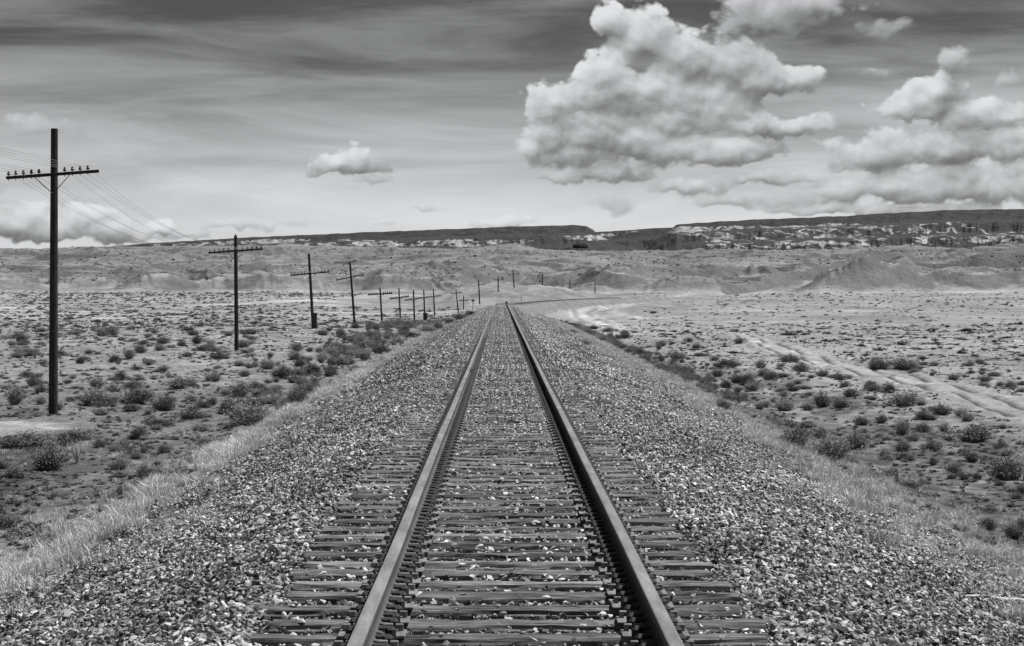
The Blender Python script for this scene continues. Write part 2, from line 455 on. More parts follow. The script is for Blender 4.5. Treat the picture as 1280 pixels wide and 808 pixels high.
def make_plant_mat(name, lo, hi):
    m, A, b = mat(name)
    t = A.attr('tone')
    r = A.n('ShaderNodeObjectInfo').outputs['Random']
    s = A.m('MULTIPLY', A.mr(t, 0, 1, lo, hi), A.mr(r, 0, 1, .7, 1.35))
    grey(A, b, s)
    b.inputs['Roughness'].default_value = .8
    return m
def make_wood_mat(name, lo, hi, along='X', sc=1.0, det=1.0):
    m, A, b = mat(name)
    pos = A.n('ShaderNodeTexCoord').outputs['Object']
    oi = A.n('ShaderNodeObjectInfo').outputs['Random']
    pos = A.v('ADD', pos, A.v('SCALE', (31., 17., 9.), scale=oi))
    scl = {'X': (1.2, 34, 34), 'Z': (26, 26, .9)}[along]
    g = A.noise(A.v('MULTIPLY', pos, tuple(q * sc for q in scl)), 1.0, 6, .7, .3)
    k = A.noise(pos, 3.0 * det, 5, .65)
    s = A.mr(g, .3, .7, lo, hi)
    s = A.m('MULTIPLY', s, A.mr(k, .3, .7, .6, 1.35))
    s = A.m('MULTIPLY', s, A.mr(oi, 0, 1, .72, 1.3))
    grey(A, b, s); bump(A, b, g, .02, 1.0)
    b.inputs['Roughness'].default_value = .75
    return m
def make_steel_mat(name, base, rough, metal, var=.3, rust=0.0):
    m, A, b = mat(name)
    pos = A.n('ShaderNodeNewGeometry').outputs['Position']
    n = A.noise(A.v('MULTIPLY', pos, (9, 1.2, 9)), 1.0, 6, .65)
    p = A.noise(pos, 38, 5, .7)
    s = A.m('MULTIPLY', A.mr(n, .3, .7, base * (1 - var), base * (1 + var)), A.mr(p, .35, .68, .8, 1.15))
    if rust:
        s = A.mix(A.mr(A.noise(pos, 60, 4, .8), .60, .66, 0, rust), s, base * .45)
    grey(A, b, s); bump(A, b, p, .002, .6)
    b.inputs['Metallic'].default_value = metal
    A.put(b.inputs['Roughness'], A.mr(n, .3, .7, rough - .08, rough + .12))
    b.inputs['Specular IOR Level'].default_value = .4
    return m
M_ground = make_ground_mat(); M_far = make_far_mat(); M_bed = make_ballast_mat(); M_stone = make_stone_mat()
M_sage = make_plant_mat('sagebrush leaf', .035, .27)
M_grey_sage = make_plant_mat('grey rabbitbrush', .08, .42)
M_grass = make_plant_mat('dry grass', .2, .85)
M_dead = make_plant_mat('bleached stalk', .45, .8)
M_tie = make_wood_mat('weathered sleeper timber', .02, .30, 'X')
M_pole = make_wood_mat('creosoted pole timber', .012, .055, 'Z')
M_arm = make_wood_mat('creosoted crossarm timber', .012, .05, 'X', .4)
M_stick = make_wood_mat('bleached driftwood', .38, .62, 'X', .6)
M_top = make_steel_mat('worn rail head and lit edge', .25, .55, .4, .3, .7)
M_top2 = make_steel_mat('dull rail head edge', .19, .7, .15, .4, .7)
M_rust = make_steel_mat('rusted rail steel', .07, .8, 0, .4)
M_anchor = make_steel_mat('rusted anchor steel', .028, .7, 0, .4)
M_plate = make_steel_mat('rusted plate steel', .17, .7, 0, .45)
M_glass = make_steel_mat('insulator glass', .03, .25, 0, .2)
M_wire = make_steel_mat('telegraph wire', .25, .5, 0, .1)
M_box = make_steel_mat('dark painted box', .03, .6, 0, .3)
M_white = make_steel_mat('faded white paint', .6, .6, 0, .15)

# ------------------------------------------------------------------ roads in the desert (centre lines on the ground)
def poly_hit(pts): return [hit(*p)[:2] for p in pts]
ROAD_A = poly_hit([(1420, 566), (1280, 519), (1180, 486), (1090, 467), (1020, 450), (975, 437), (940, 424), (925, 417)])
ROAD_B = poly_hit([(800, 412), (752, 405), (733, 397), (726, 390), (737, 384), (768, 378), (812, 372), (862, 366)])
ROAD_C = poly_hit([(800, 399), (776, 395), (768, 390), (773, 385), (792, 380), (842, 375), (960, 373.5), (1120, 373)])
ROAD_D = poly_hit([(590, 388), (520, 391), (440, 391), (340, 391), (230, 390), (100, 389), (-60, 388)])
ROAD_E = poly_hit([(470, 380), (380, 376), (300, 381), (200, 383)])
def seg_dist(x, y, pts):
    best = np.full(x.shape, 1e9)
    for (ax, ay), (bx, by) in zip(pts, pts[1:]):
        dx, dy = bx - ax, by - ay; L2 = dx * dx + dy * dy + 1e-9
        t = np.clip(((x - ax) * dx + (y - ay) * dy) / L2, 0, 1)
        best = np.minimum(best, np.hypot(x - ax - t * dx, y - ay - t * dy))
    return best

# ------------------------------------------------------------------ terrain sheet (one polar grid, split by what it is)
ang = np.concatenate([np.linspace(-180, -24, 90, endpoint=False), np.linspace(-24, 24, 1080, endpoint=False), np.linspace(24, 180, 90)])
ang = np.radians(ang)
rad = np.concatenate([[.05], np.linspace(1.0, 9, 22, endpoint=False), np.geomspace(9, 800, 720, endpoint=False),
                      np.linspace(800, 1350, 190, endpoint=False), np.linspace(1350, 3000, 100, endpoint=False), np.geomspace(3000, 29000, 24)])
RR, AA = np.meshgrid(rad, ang, indexing='ij')
GX = RR * np.sin(AA); GY = RR * np.cos(AA)
dA = seg_dist(GX, GY, ROAD_A); dB = seg_dist(GX, GY, ROAD_B); dC = seg_dist(GX, GY, ROAD_C); dD = seg_dist(GX, GY, ROAD_D); dE = seg_dist(GX, GY, ROAD_E)
GZ = ground(GX, GY)
GZ = GZ - .09 * np.exp(-((dA - .85) / .2) ** 2) + .05 * np.exp(-((dA - 1.4) / .25) ** 2)   # wheel ruts
off = np.abs(GX - track_x(GY)); side_l = (GX - track_x(GY)) < 0
edge = .35 * fbm(GX / 1.3, GY / 1.9, 3)
toe = np.where(side_l, TOE_L, TOE_R) + edge
is_bal = (off < toe) & (GY < 760) & (GY > -400)
wob = fbm(GX / 3, GY / 3, 2)
is_road = (dA < 2.1 + .3 * wob) | (dB < 4.6 + wob) | (dC < 3 + wob) | (dD < 3.2 + 1.2 * wob) | (dE < 5 + 3 * wob)
is_road &= ~is_bal
r_ = RR
tone = np.ones_like(GX)
tone *= 1 + .22 * fbm(GX / 30, GY / 45, 3)
# dark herb-covered ground beside the line on the left near the first pole, and along the ditch on the right
tone *= 1 - .34 * sm(95 - r_, 0, 35) * sm(fbm(GX / 5, GY / 9, 3) + .6, 0, .6)
dk = sm(1.0 - np.hypot((GX + 13.5) / 6.2, (GY - 38) / 15), 0, .4) * sm(fbm(GX / 1.6, GY / 4, 3) + .45, 0, .5)
dk2 = sm(1.0 - np.abs((GX - 12.2) / 5.5), 0, .5) * sm(150 - GY, 0, 60) * sm(fbm(GX / 1.6, GY / 5, 3) + .5, 0, .5)
tone *= 1 - .55 * dk - .5 * dk2
# bare pale pan in front of the first pole
pan = sm(1.0 - np.hypot((GX + 16.5) / 4.2, (GY - 54.5) / 4.5), 0, .35)
tone *= 1 + .85 * pan
scrub = np.clip(.85 + .5 * fbm(GX / 14, GY / 22, 3), .1, 1) * (1 - .95 * pan)
scrub = np.where(dA < 5, scrub * .35, scrub)
# pale alluvial flats further out
pale = sm(r_, 240, 420) * (1 - sm(r_, 820, 960))
tone *= 1 - .25 * sm(RR, 470, 540) * sm(75 - np.abs(GX - 10), 0, 30) * sm(fbm(GX / 9, GY / 30, 3) + .4, 0, .6)
tone *= 1 + pale * (-.04 + .18 * fbm(GX / 40, GY / 130, 3) + .3 * sm(-GX, 0, 60) * sm(fbm(GX / 60, GY / 160, 3) + .2, 0, .5))
roadt = np.zeros_like(GX)
for dd, w_ in ((dA, 1.5), (dB, 3.2), (dC, 2.0), (dD, 3.4), (dE, 6)):
    roadt = np.maximum(roadt, sm(w_ * 1.25 - dd, 0, w_ * .5))
tone *= 1 + .18 * sm(3.6 - dB, 0, 1.2) + .15 * sm(2.3 - dC, 0, .8)
tone *= 1 + .15 * roadt * sm(r_, 60, 200) + .12 * roadt
rut = 1.5 * np.exp(-((dA - .85) / .2) ** 2) + .9 * np.exp(-((dB - 1.7) / .8) ** 2) * (dC > 5) + .5 * np.exp(-((dC - 1.2) / .6) ** 2)
tone *= 1 - .5 * rut
scrub *= 1 - roadt
btone = .8 + .25 * fbm(GX / 2.5, GY / 7, 3)
tone = np.where(is_bal, btone, tone)
# hills and plateau tone: pale crests, darker gullied faces
far_t = 1.0 + .18 * fbm(GX / 120, GY / 120, 3)
s_ = GX / np.maximum(RR, 1) * 1000
far_t *= 1 + .25 * sm(1030 - r_, 0, 40) * sm(fbm(s_ / 30, r_ / 60, 2) + .2, 0, .4)
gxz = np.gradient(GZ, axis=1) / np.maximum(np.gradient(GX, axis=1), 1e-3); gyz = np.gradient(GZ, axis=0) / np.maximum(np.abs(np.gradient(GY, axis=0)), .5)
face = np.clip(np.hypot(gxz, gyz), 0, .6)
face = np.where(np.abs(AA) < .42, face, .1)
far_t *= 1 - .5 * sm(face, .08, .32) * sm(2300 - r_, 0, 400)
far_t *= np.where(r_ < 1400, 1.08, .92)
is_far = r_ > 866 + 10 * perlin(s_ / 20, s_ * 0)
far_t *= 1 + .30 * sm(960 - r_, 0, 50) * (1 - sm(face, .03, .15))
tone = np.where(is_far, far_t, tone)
is_plat = r_ > 1150
nr, na = GX.shape
I = np.arange(nr * na).reshape(nr, na)
quads = np.stack([I[:-1, :-1], I[:-1, 1:], I[1:, 1:], I[1:, :-1]], -1)     # (nr-1,na-1,4)
quads = quads[..., ::-1]
c = lambda a: a[:-1, :-1]
cls = np.zeros(GX.shape, int)
cls[is_bal] = 1; cls[is_road] = 2; cls[is_far & ~is_plat] = 3; cls[is_plat] = 4
cls = c(cls)
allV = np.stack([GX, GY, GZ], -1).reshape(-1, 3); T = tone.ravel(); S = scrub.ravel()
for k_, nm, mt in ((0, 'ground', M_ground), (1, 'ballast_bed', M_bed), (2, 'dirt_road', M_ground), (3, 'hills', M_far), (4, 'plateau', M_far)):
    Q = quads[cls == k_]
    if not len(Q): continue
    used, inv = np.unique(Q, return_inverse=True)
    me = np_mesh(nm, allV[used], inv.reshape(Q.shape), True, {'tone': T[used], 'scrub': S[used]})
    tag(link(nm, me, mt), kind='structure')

# ------------------------------------------------------------------ mesas on the skyline
def make_mesa_mat():
    m, A, b = mat('mesa rock and juniper')
    pos = A.n('ShaderNodeNewGeometry').outputs['Position']
    cl = A.attr('cliff')
    st_ = A.v('MULTIPLY', pos, (.019, .004, .046))
    n = A.noise(st_, 1.0, 9, .64, .9)
    n2 = A.noise(A.v('MULTIPLY', pos, (.03, .03, .07)), 1.0, 6, .7, .2)
    dark = A.mr(n2, .3, .7, .018, .062)
    grn = A.noise(A.v('MULTIPLY', pos, (.05, .01, .006)), 1.0, 5, .7)
    br = A.m('MULTIPLY', A.mr(n2, .35, .65, .16, .46), A.mr(grn, .35, .6, .45, 1.05))
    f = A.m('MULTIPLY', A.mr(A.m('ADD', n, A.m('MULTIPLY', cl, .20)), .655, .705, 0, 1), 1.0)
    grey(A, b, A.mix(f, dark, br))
    bump(A, b, A.m('ADD', n, n2), 14, .5)
    return m
M_mesa = make_mesa_mat()
def mesa(name, skyl, R0, R1, px0, px1, seed, band):
    cols, rows = 1000, 110
    px = np.linspace(px0, px1, cols); v = np.linspace(0, 1, rows)
    PX, VV = np.meshgrid(px, v)
    sp_ = (PX - VX) / FPX
    top = (VY - np.interp(PX, [p[0] for p in skyl], [p[1] for p in skyl])) / FPX * R1 + CZ
    top = top + 2.4 * fbm(PX / 30 + seed, PX * 0 + 1, 4)
    base = 10.0
    wv = np.clip(VV + .035 * fbm(PX / 26 + seed, VV * 3, 4) * np.sin(VV * math.pi), 0, 1)
    nst = 5.0
    ph = wv * nst
    stair = (np.floor(ph) + sm(ph - np.floor(ph), .62, .95)) / nst
    z = base + (top - base) * (.45 * wv + .55 * np.clip(stair, 0, 1))
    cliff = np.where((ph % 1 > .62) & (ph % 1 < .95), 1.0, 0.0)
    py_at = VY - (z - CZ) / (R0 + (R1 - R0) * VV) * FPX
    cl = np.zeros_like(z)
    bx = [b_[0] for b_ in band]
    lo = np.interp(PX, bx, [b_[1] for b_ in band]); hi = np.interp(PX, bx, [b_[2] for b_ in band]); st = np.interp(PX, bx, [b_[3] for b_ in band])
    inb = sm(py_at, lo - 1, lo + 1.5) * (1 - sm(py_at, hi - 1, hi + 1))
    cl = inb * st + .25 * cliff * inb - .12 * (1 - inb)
    R = R0 + (R1 - R0) * VV + 26 * ridged(PX / 50 + seed, VV * 1.6, 4, .45) * np.sin(np.clip(VV * 1.02, 0, 1) * math.pi) ** .6
    X = sp_ * R; Y = R
    # tableland behind the rim
    X2 = sp_[-1] * (R1 + 4500); Y2 = np.full(cols, R1 + 4500.0); Z2 = z[-1] - 25
    X = np.vstack([X, X2]); Y = np.vstack([Y, Y2]); z = np.vstack([z, Z2]); cl = np.vstack([cl, cl[-1]])
    n_r, n_c = X.shape
    I = np.arange(n_r * n_c).reshape(n_r, n_c)
    Q = np.stack([I[:-1, :-1], I[:-1, 1:], I[1:, 1:], I[1:, :-1]], -1).reshape(-1, 4)
    me = np_mesh(name, np.stack([X, Y, z], -1).reshape(-1, 3), Q, False, {'cliff': cl.ravel()})
    return tag(link(name, me, M_mesa), kind='structure')
mesa('mesa', [(-700, 340), (0, 322), (90, 313), (150, 307), (200, 303.5), (300, 297.5), (400, 293), (500, 289), (560, 286.5), (640, 283.5), (715, 281.5), (733, 283), (741, 287), (748, 293), (765, 303), (800, 312), (830, 330)],
     5600, 7200, -700, 830, 1.3, [(-700, 305, 312, 0), (180, 305, 311, .3), (330, 299, 310, .75), (420, 298, 309, .55), (500, 301, 309, .8), (600, 298, 309, .5), (640, 300, 308, .3), (700, 294, 300, .1), (738, 293, 301, .9), (757, 293, 301, .9), (770, 290, 300, .2), (830, 290, 300, 0)])
mesa('mesa', [(790, 330), (808, 312), (822, 298), (836, 289), (846, 281), (870, 279), (900, 277), (960, 274), (1040, 271), (1130, 265.5), (1200, 262.5), (1280, 261.5), (1500, 259), (1900, 262)],
     5200, 7000, 790, 1900, 8.1, [(790, 285, 300, 0), (840, 282, 292, .8), (870, 284, 296, .75), (890, 282, 312, .55), (960, 282, 311, .62), (1060, 279, 312, .6), (1130, 281, 312, .5), (1200, 276, 306, .35), (1240, 290, 304, .6), (1280, 289, 305, .7), (1900, 289, 305, .6)])
mesa('mesa', [(560, 300), (700, 291), (745, 290.5), (762, 289.5), (775, 288.5), (790, 287.5), (815, 285.5), (845, 284.5), (930, 286)],
     8200, 9800, 560, 930, 5.2, [(560, 288, 296, .3), (760, 291, 297, .75), (800, 288, 293, .3), (860, 290, 300, 0), (930, 290, 300, 0)])
# dark rock knob on the plateau rim
bx_, by_ = (725.5 - VX) / FPX * 2480 + CX, 2480
bm = bmesh.new()
r = bmesh.ops.create_icosphere(bm, subdivisions=4, radius=1)
for v in bm.verts:
    n_ = float(fbm(v.co.x * 2.1 + 4, v.co.y * 2.1 + v.co.z, 3))
    z_ = max(v.co.z, -.2)
    v.co = Vector((v.co.x * 10.5 * (1 + .08 * n_), v.co.y * 7 * (1 + .1 * n_), (abs(z_) ** .8 * (1 if z_ > 0 else -1)) * 5.4 + .6 * n_))
knob = link('rock_knob', bm_mesh('rock_knob', bm, True), None, None, (bx_, by_, float(ground(bx_, by_)) + 6.0))
m_, A_, b_ = mat('dark varnished rock'); p_ = A_.n('ShaderNodeTexCoord').outputs['Object']
grey(A_, b_, A_.mr(A_.noise(p_, .5, 5, .7), .3, .7, .015, .05)); bump(A_, b_, A_.noise(p_, .6, 5), 1.0)
knob.data.materials.append(m_)
tag(knob, 'small dark dome-shaped rock knob on the plateau edge below the gap between mesas', 'rock')

# ------------------------------------------------------------------ geometry-node scatter for what nobody could count
def scatter(name, pts, sources, mats=None, kind='stuff', label=None, cat=None, group=None):
    """pts: dict with co (n,3), rot (n,3), scl (n,), idx (n,), tone (n,)"""
    n = len(pts['co'])
    order = sorted(range(len(sources)), key=lambda i: sources[i].name)      # collection info hands pieces over by name
    back = np.empty(len(sources), int); back[order] = np.arange(len(sources))
    pts['idx'] = back[np.asarray(pts['idx'], int)]
    me = bpy.data.meshes.new(name); me.vertices.add(n)
    me.vertices.foreach_set('co', np.asarray(pts['co'], np.float32).ravel())
    a = me.attributes.new('rot', 'FLOAT_VECTOR', 'POINT'); a.data.foreach_set('vector', np.asarray(pts['rot'], np.float32).ravel())
    a = me.attributes.new('scl', 'FLOAT_VECTOR', 'POINT')
    sc3 = np.asarray(pts['scl'], np.float32)
    if sc3.ndim == 1: sc3 = np.repeat(sc3[:, None], 3, 1)
    a.data.foreach_set('vector', sc3.ravel())
    a = me.attributes.new('idx', 'INT', 'POINT'); a.data.foreach_set('value', np.asarray(pts['idx'], np.int32))
    a = me.attributes.new('itone', 'FLOAT', 'POINT'); a.data.foreach_set('value', np.asarray(pts.get('tone', np.ones(n)), np.float32))
    o = link(name, me)
    col = bpy.data.collections.new(name + '_pieces')
    for s in sources: col.objects.link(s)
    g = bpy.data.node_groups.new(name, 'GeometryNodeTree')
    g.interface.new_socket('Geometry', in_out='INPUT', socket_type='NodeSocketGeometry')
    g.interface.new_socket('Geometry', in_out='OUTPUT', socket_type='NodeSocketGeometry')
    A = NT(g); i_ = A.n('NodeGroupInput'); o_ = A.n('NodeGroupOutput')
    ci = A.n('GeometryNodeCollectionInfo'); ci.inputs['Collection'].default_value = col
    ci.inputs['Separate Children'].default_value = True; ci.inputs['Reset Children'].default_value = True
    def na_(nm, ty):
        q = A.n('GeometryNodeInputNamedAttribute'); q.data_type = ty; q.inputs['Name'].default_value = nm; return q.outputs[0]
    ip = A.n('GeometryNodeInstanceOnPoints')
    A.put(ip.inputs['Points'], i_.outputs[0]); A.put(ip.inputs['Instance'], ci.outputs[0])
    ip.inputs['Pick Instance'].default_value = True
    A.put(ip.inputs['Instance Index'], na_('idx', 'INT'))
    A.put(ip.inputs['Rotation'], na_('rot', 'FLOAT_VECTOR'))
    A.put(ip.inputs['Scale'], na_('scl', 'FLOAT_VECTOR'))
    A.put(o_.inputs[0], ip.outputs[0])
    md = o.modifiers.new('scatter', 'NODES'); md.node_group = g
    if kind: o['kind'] = kind
    tag(o, label, cat, group)
    return o
def piece(name, me, m):
    if not me.materials: me.materials.append(m)
    return bpy.data.objects.new(name, me)

# ------------------------------------------------------------------ ballast stones
hulls = []
for k in range(36):
    bm = bmesh.new()
    npt = random.randint(9, 14)
    ax_ = (random.uniform(.8, 1.35), random.uniform(.6, 1.0), random.uniform(.28, .58))
    for _ in range(npt):
        d = Vector((random.gauss(0, 1), random.gauss(0, 1), random.gauss(0, 1))).normalized()
        q = random.uniform(.78, 1.05)
        bm.verts.new((d.x * ax_[0] * q, d.y * ax_[1] * q, d.z * ax_[2] * q))
    r = bmesh.ops.convex_hull(bm, input=list(bm.verts))
    bmesh.ops.delete(bm, geom=[g for g in r['geom_interior'] if isinstance(g, bmesh.types.BMVert)], context='VERTS')
    bmesh.ops.triangulate(bm, faces=bm.faces)
    bm.verts.index_update()
    hulls.append((np.array([v.co[:] for v in bm.verts]), np.array([[v.index for v in f.verts] for f in bm.faces])))
    bm.free()
def rotm(n):
    """random rotations, mostly lying flat"""
    a = rng.random(n) * 2 * np.pi; tx = rng.normal(0, .5, n); ty = rng.normal(0, .5, n)
    ca, sa = np.cos(a), np.sin(a); cx, sx = np.cos(tx), np.sin(tx); cy, sy = np.cos(ty), np.sin(ty)
    Rz = np.zeros((n, 3, 3)); Rz[:, 0, 0] = ca; Rz[:, 0, 1] = -sa; Rz[:, 1, 0] = sa; Rz[:, 1, 1] = ca; Rz[:, 2, 2] = 1
    Rx = np.zeros((n, 3, 3)); Rx[:, 0, 0] = 1; Rx[:, 1, 1] = cx; Rx[:, 1, 2] = -sx; Rx[:, 2, 1] = sx; Rx[:, 2, 2] = cx
    Ry = np.zeros((n, 3, 3)); Ry[:, 1, 1] = 1; Ry[:, 0, 0] = cy; Ry[:, 0, 2] = sy; Ry[:, 2, 0] = -sy; Ry[:, 2, 2] = cy
    return Rx @ Ry @ Rz
def stone_tone(n):
    t = rng.random(n)
    return np.where(t < .30, rng.uniform(.03, .10, n), np.where(t < .68, rng.uniform(.13, .32, n), rng.uniform(.36, .64, n)))
def stone_patch(name, w, d, dens, rmin, rmax, layer=.03):
    n = int(w * d * dens)
    cx = rng.uniform(-w / 2, w / 2, n); cy = rng.uniform(-d / 2, d / 2, n)
    rr = rmin + (rmax - rmin) * rng.random(n) ** 1.8
    cz = rng.uniform(-.5, 1.0, n) * layer
    R = rotm(n); tn = stone_tone(n)
    Vs, Fs, Ts = [], [], []; base = 0
    for k in range(n):
        hv, hf = hulls[rng.integers(len(hulls))]
        v = (hv * rr[k]) @ R[k].T + (cx[k], cy[k], cz[k])
        Vs.append(v); Fs.append(hf + base); Ts.append(np.full(len(v), tn[k])); base += len(v)
    return np_mesh(name, np.vstack(Vs), np.vstack(Fs), False, {'tone': np.concatenate(Ts)})
PW_ = .5
fine = [piece('stone_patch', stone_patch('stone_patch', PW_ * 1.25, PW_ * 1.25, 620, .014, .040), M_stone) for _ in range(9)]
coarse = [piece('stone_patch', stone_patch('stone_patch', 1.3, 1.3, 170, .03, .062, .045), M_stone) for _ in range(5)]
TIE_D = .45
cribs = [piece('crib_patch', stone_patch('crib_patch', 2.9, TIE_D * 1.02, 430, .013, .036, .02), M_stone) for _ in range(6)]
co, ro, sc, ix, tn = [], [], [], [], []
def add_patch(x, y, i, size):
    co.append((x, y)); ix.append(i)
OFF_B = len(fine)
y = 8.0
while y < 46:
    for sgn, toe_ in ((-1, TOE_L), (1, TOE_R)):
        xx = 1.52
        vis = (y + 1) * (700 / FPX)
        while xx < min(toe_ + .7, vis + .5):
            px_ = sgn * xx + random.uniform(-.05, .05)
            tt = toe_ + .1 + .45 * math.sin(y * 1.3 + sgn) * math.sin(y * .47 + 2) + random.uniform(-.25, .25)
            if xx < tt:
                add_patch(px_, y + random.uniform(-.05, .05), random.randrange(len(fine)), PW_)
            xx += PW_
    y += PW_
NF = len(co)
y = 46.2
while y < 170:
    for sgn, toe_ in ((-1, TOE_L), (1, TOE_R)):
        xx = 1.85
        while xx < toe_ + .3:
            add_patch(sgn * xx, y, OFF_B + random.randrange(len(coarse)), 1)
            xx += 1.0
    y += 1.0
P2 = np.array(co); e = .15
gz_ = ground(P2[:, 0], P2[:, 1])
gx_ = (ground(P2[:, 0] + e, P2[:, 1]) - ground(P2[:, 0] - e, P2[:, 1])) / (2 * e)
gy_ = (ground(P2[:, 0], P2[:, 1] + e) - ground(P2[:, 0], P2[:, 1] - e)) / (2 * e)
for a_, b_ in zip(gx_, gy_):
    nrm = Vector((-a_, -b_, 1)).normalized()
    q = Vector((0, 0, 1)).rotation_difference(nrm)
    ro.append((q.to_matrix() @ Matrix.Rotation(random.randrange(4) * math.pi / 2, 3, 'Z')).to_euler()[:])
scatter('ballast', dict(co=np.column_stack([P2, gz_]), rot=ro, scl=np.ones(len(co)), idx=ix), fine + coarse)

# ------------------------------------------------------------------ railway track
track = empty('railway_track', (0, 0, 0))
tag(track, 'single railway track of rusty steel rails on weathered timber sleepers running straight into the distance', 'railway track')
RAIL_H = .175
PROF = [(-.036, -.004), (-.031, 0), (-.017, .0005), (.019, .0005), (.031, 0), (.036, -.004), (.0375, -.012), (.0365, -.038), (.010, -.048), (.0085, -.06), (.0085, -.135), (.014, -.148), (.072, -.163), (.0745, -.175),
        (-.0745, -.175), (-.072, -.163), (-.014, -.148), (-.0085, -.135), (-.0085, -.06), (-.010, -.048), (-.0365, -.038), (-.0375, -.012)]
ys = np.concatenate([np.arange(-30, 250, 3.0), np.arange(250, 620, 6.0)])
def sweep(prof, off_, ys):
    xs = track_x(ys); zs = track_z(ys); sl = np.gradient(xs, ys)
    wob_ = .007 * fbm(ys / 9 + off_, ys * 0, 2)
    V = []
    for x0, y0, z0, s0, w0 in zip(xs, ys, zs, sl, wob_):
        nx, ny = 1 / math.hypot(1, s0), -s0 / math.hypot(1, s0)
        for (px_, pz_) in prof:
            d = off_ + px_ + w0
            V.append((x0 + nx * d, y0 + ny * d, z0 + pz_))
    k = len(prof); Fq = []; 
    for i in range(len(ys) - 1):
        for j in range(k):
            a = i * k + j; b = i * k + (j + 1) % k
            Fq.append((a, a + k, b + k, b))
    return np.array(V), np.array(Fq)
rails = {}
for side in (-1, 1):
    V, Fq = sweep(PROF, side * .755, ys)
    me = np_mesh('rail', V, Fq, False)
    me.materials.append(M_rust); me.materials.append(M_top); me.materials.append(M_top2)
    k = len(PROF)
    mi = np.zeros(len(Fq), np.int32); j = np.arange(len(Fq)) % k
    mi[j <= 4] = 2; mi[j == 2] = 1; mi[j == 5] = 1 if side < 0 else 2  # left rail's inner edge takes the brighter steel, sunlight painted into its colour
    me.polygons.foreach_set('material_index', mi)
    rails[side] = link('rail', me, None, track)

# sleepers
def tie_mesh(seed):
    r_ = np.random.default_rng(seed + 50)
    L, Wd, Hh, nx, nt = 2.74, .19, .17, 76, 13
    ty = np.linspace(-Wd / 2, Wd / 2, nt)
    loop = [(y, 0.0) for y in ty] + [(Wd / 2, -Hh * q) for q in (.2, .45, 1)] + [(-Wd / 2, -Hh * q) for q in (1, .45, .2)]
    lp = np.array(loop); k = len(lp)
    xs = np.linspace(-L / 2, L / 2, nx)
    X = np.repeat(xs[:, None], k, 1); Y = np.repeat(lp[None, :, 0], nx, 0).copy(); Z = np.repeat(lp[None, :, 1], nx, 0).copy()
    e = fbm(X * 2.2 + seed * 3.1, Y * 16 + seed + Z * 9, 3)
    topm = Z > -.001
    Z = Z + topm * (.011 * e - .016 * (np.abs(Y) > Wd * .46))
    for _ in range(12):
        cy, cx_, cl, cd = r_.uniform(-.09, .09), r_.uniform(-1.3, 1.3), r_.uniform(.15, .8), r_.uniform(.010, .026)
        Z = Z - topm * cd * np.exp(-((Y - cy - .01 * np.sin(X * 3)) / .009) ** 2) * (np.abs(X - cx_) < cl)
    sd_ = np.abs(lp[None, :, 0]) > Wd * .49
    Y = Y + sd_ * np.sign(Y) * (.012 * e - .006 * topm)
    endm = np.abs(X) > L * .499
    X = X + endm * r_.uniform(-.03, .015, X.shape)
    V = np.stack([X, Y, Z], -1).reshape(-1, 3)
    F_ = [(i * k + j, (i + 1) * k + j, (i + 1) * k + (j + 1) % k, i * k + (j + 1) % k) for i in range(nx - 1) for j in range(k)]
    me = bpy.data.meshes.new('sleeper')
    me.from_pydata(V.tolist(), [], F_ + [tuple(range(k)), tuple(range((nx - 1) * k, nx * k))[::-1]])
    bm = bmesh.new(); bm.from_mesh(me); bmesh.ops.recalc_face_normals(bm, faces=bm.faces); bm.to_mesh(me); bm.free()
    return me
tie_meshes = [tie_mesh(i) for i in range(8)]
for me in tie_meshes: me.materials.append(M_tie)
def plate_bm(bm, x, y, z, rotz=0.0):
    def P(dx, dy, dz): return (x + dx, y + dy, z + dz)
    box(bm, P(0, 0, .006), (.36, .185, .014), None, .003)
    for sx in (-1, 1):
        box(bm, P(sx * .088, 0, .016), (.014, .185, .012))
        for dx, dy in ((.094, -.045), (.150, .05), (.094, .062)):
            box(bm, P(sx * dx, dy, .026), (.026, .024, .036), None, .004)
            box(bm, P(sx * (dx - .008), dy, .044), (.042, .03, .012), None, .003)
def repeat(name, fn, places):
    '''one mesh holding a copy of what fn builds at each place'''
    bm = bmesh.new(); fn(bm); bm.verts.index_update()
    V = np.array([v.co[:] for v in bm.verts]); F_ = [[v.index for v in f.verts] for f in bm.faces]; bm.free()
    VV_, FF_ = [], []
    for i, p in enumerate(places):
        VV_.append(V + np.array(p)); FF_ += [[q + i * len(V) for q in f] for f in F_]
    me = bpy.data.meshes.new(name); me.from_pydata(np.vstack(VV_).tolist(), [], FF_); return me
def anchor_bm(bm, x, y, side_sign):
    # spring clip gripping the rail foot, seen as a dark hooked lug beside each sleeper
    box(bm, (x, y, -.182), (.23, .045, .02), None, .005)
    for sx in (-1, 1):
        box(bm, (x + sx * .104, y, -.158), (.06, .05, .085), None, .018)
        box(bm, (x + sx * .070, y, -.128), (.06, .042, .022), None, .008)
bm = bmesh.new(); plate_bm(bm, 0, 0, 0); plate_me = bm_mesh('tie_plate', bm); plate_me.materials.append(M_plate)
TIE_TOP = -RAIL_H - .012
bm = bmesh.new(); anchor_bm(bm, 0, 0, 1); anchor_me = bm_mesh('rail_anchor', bm); anchor_me.materials.append(M_anchor)
tie_y = []; y = 7.55; i = 0
rest_t = []; rest_p = []; rest_a = {-1: [], 1: []}
cco, cro, csc, cix, ctn = [], [], [], [], []
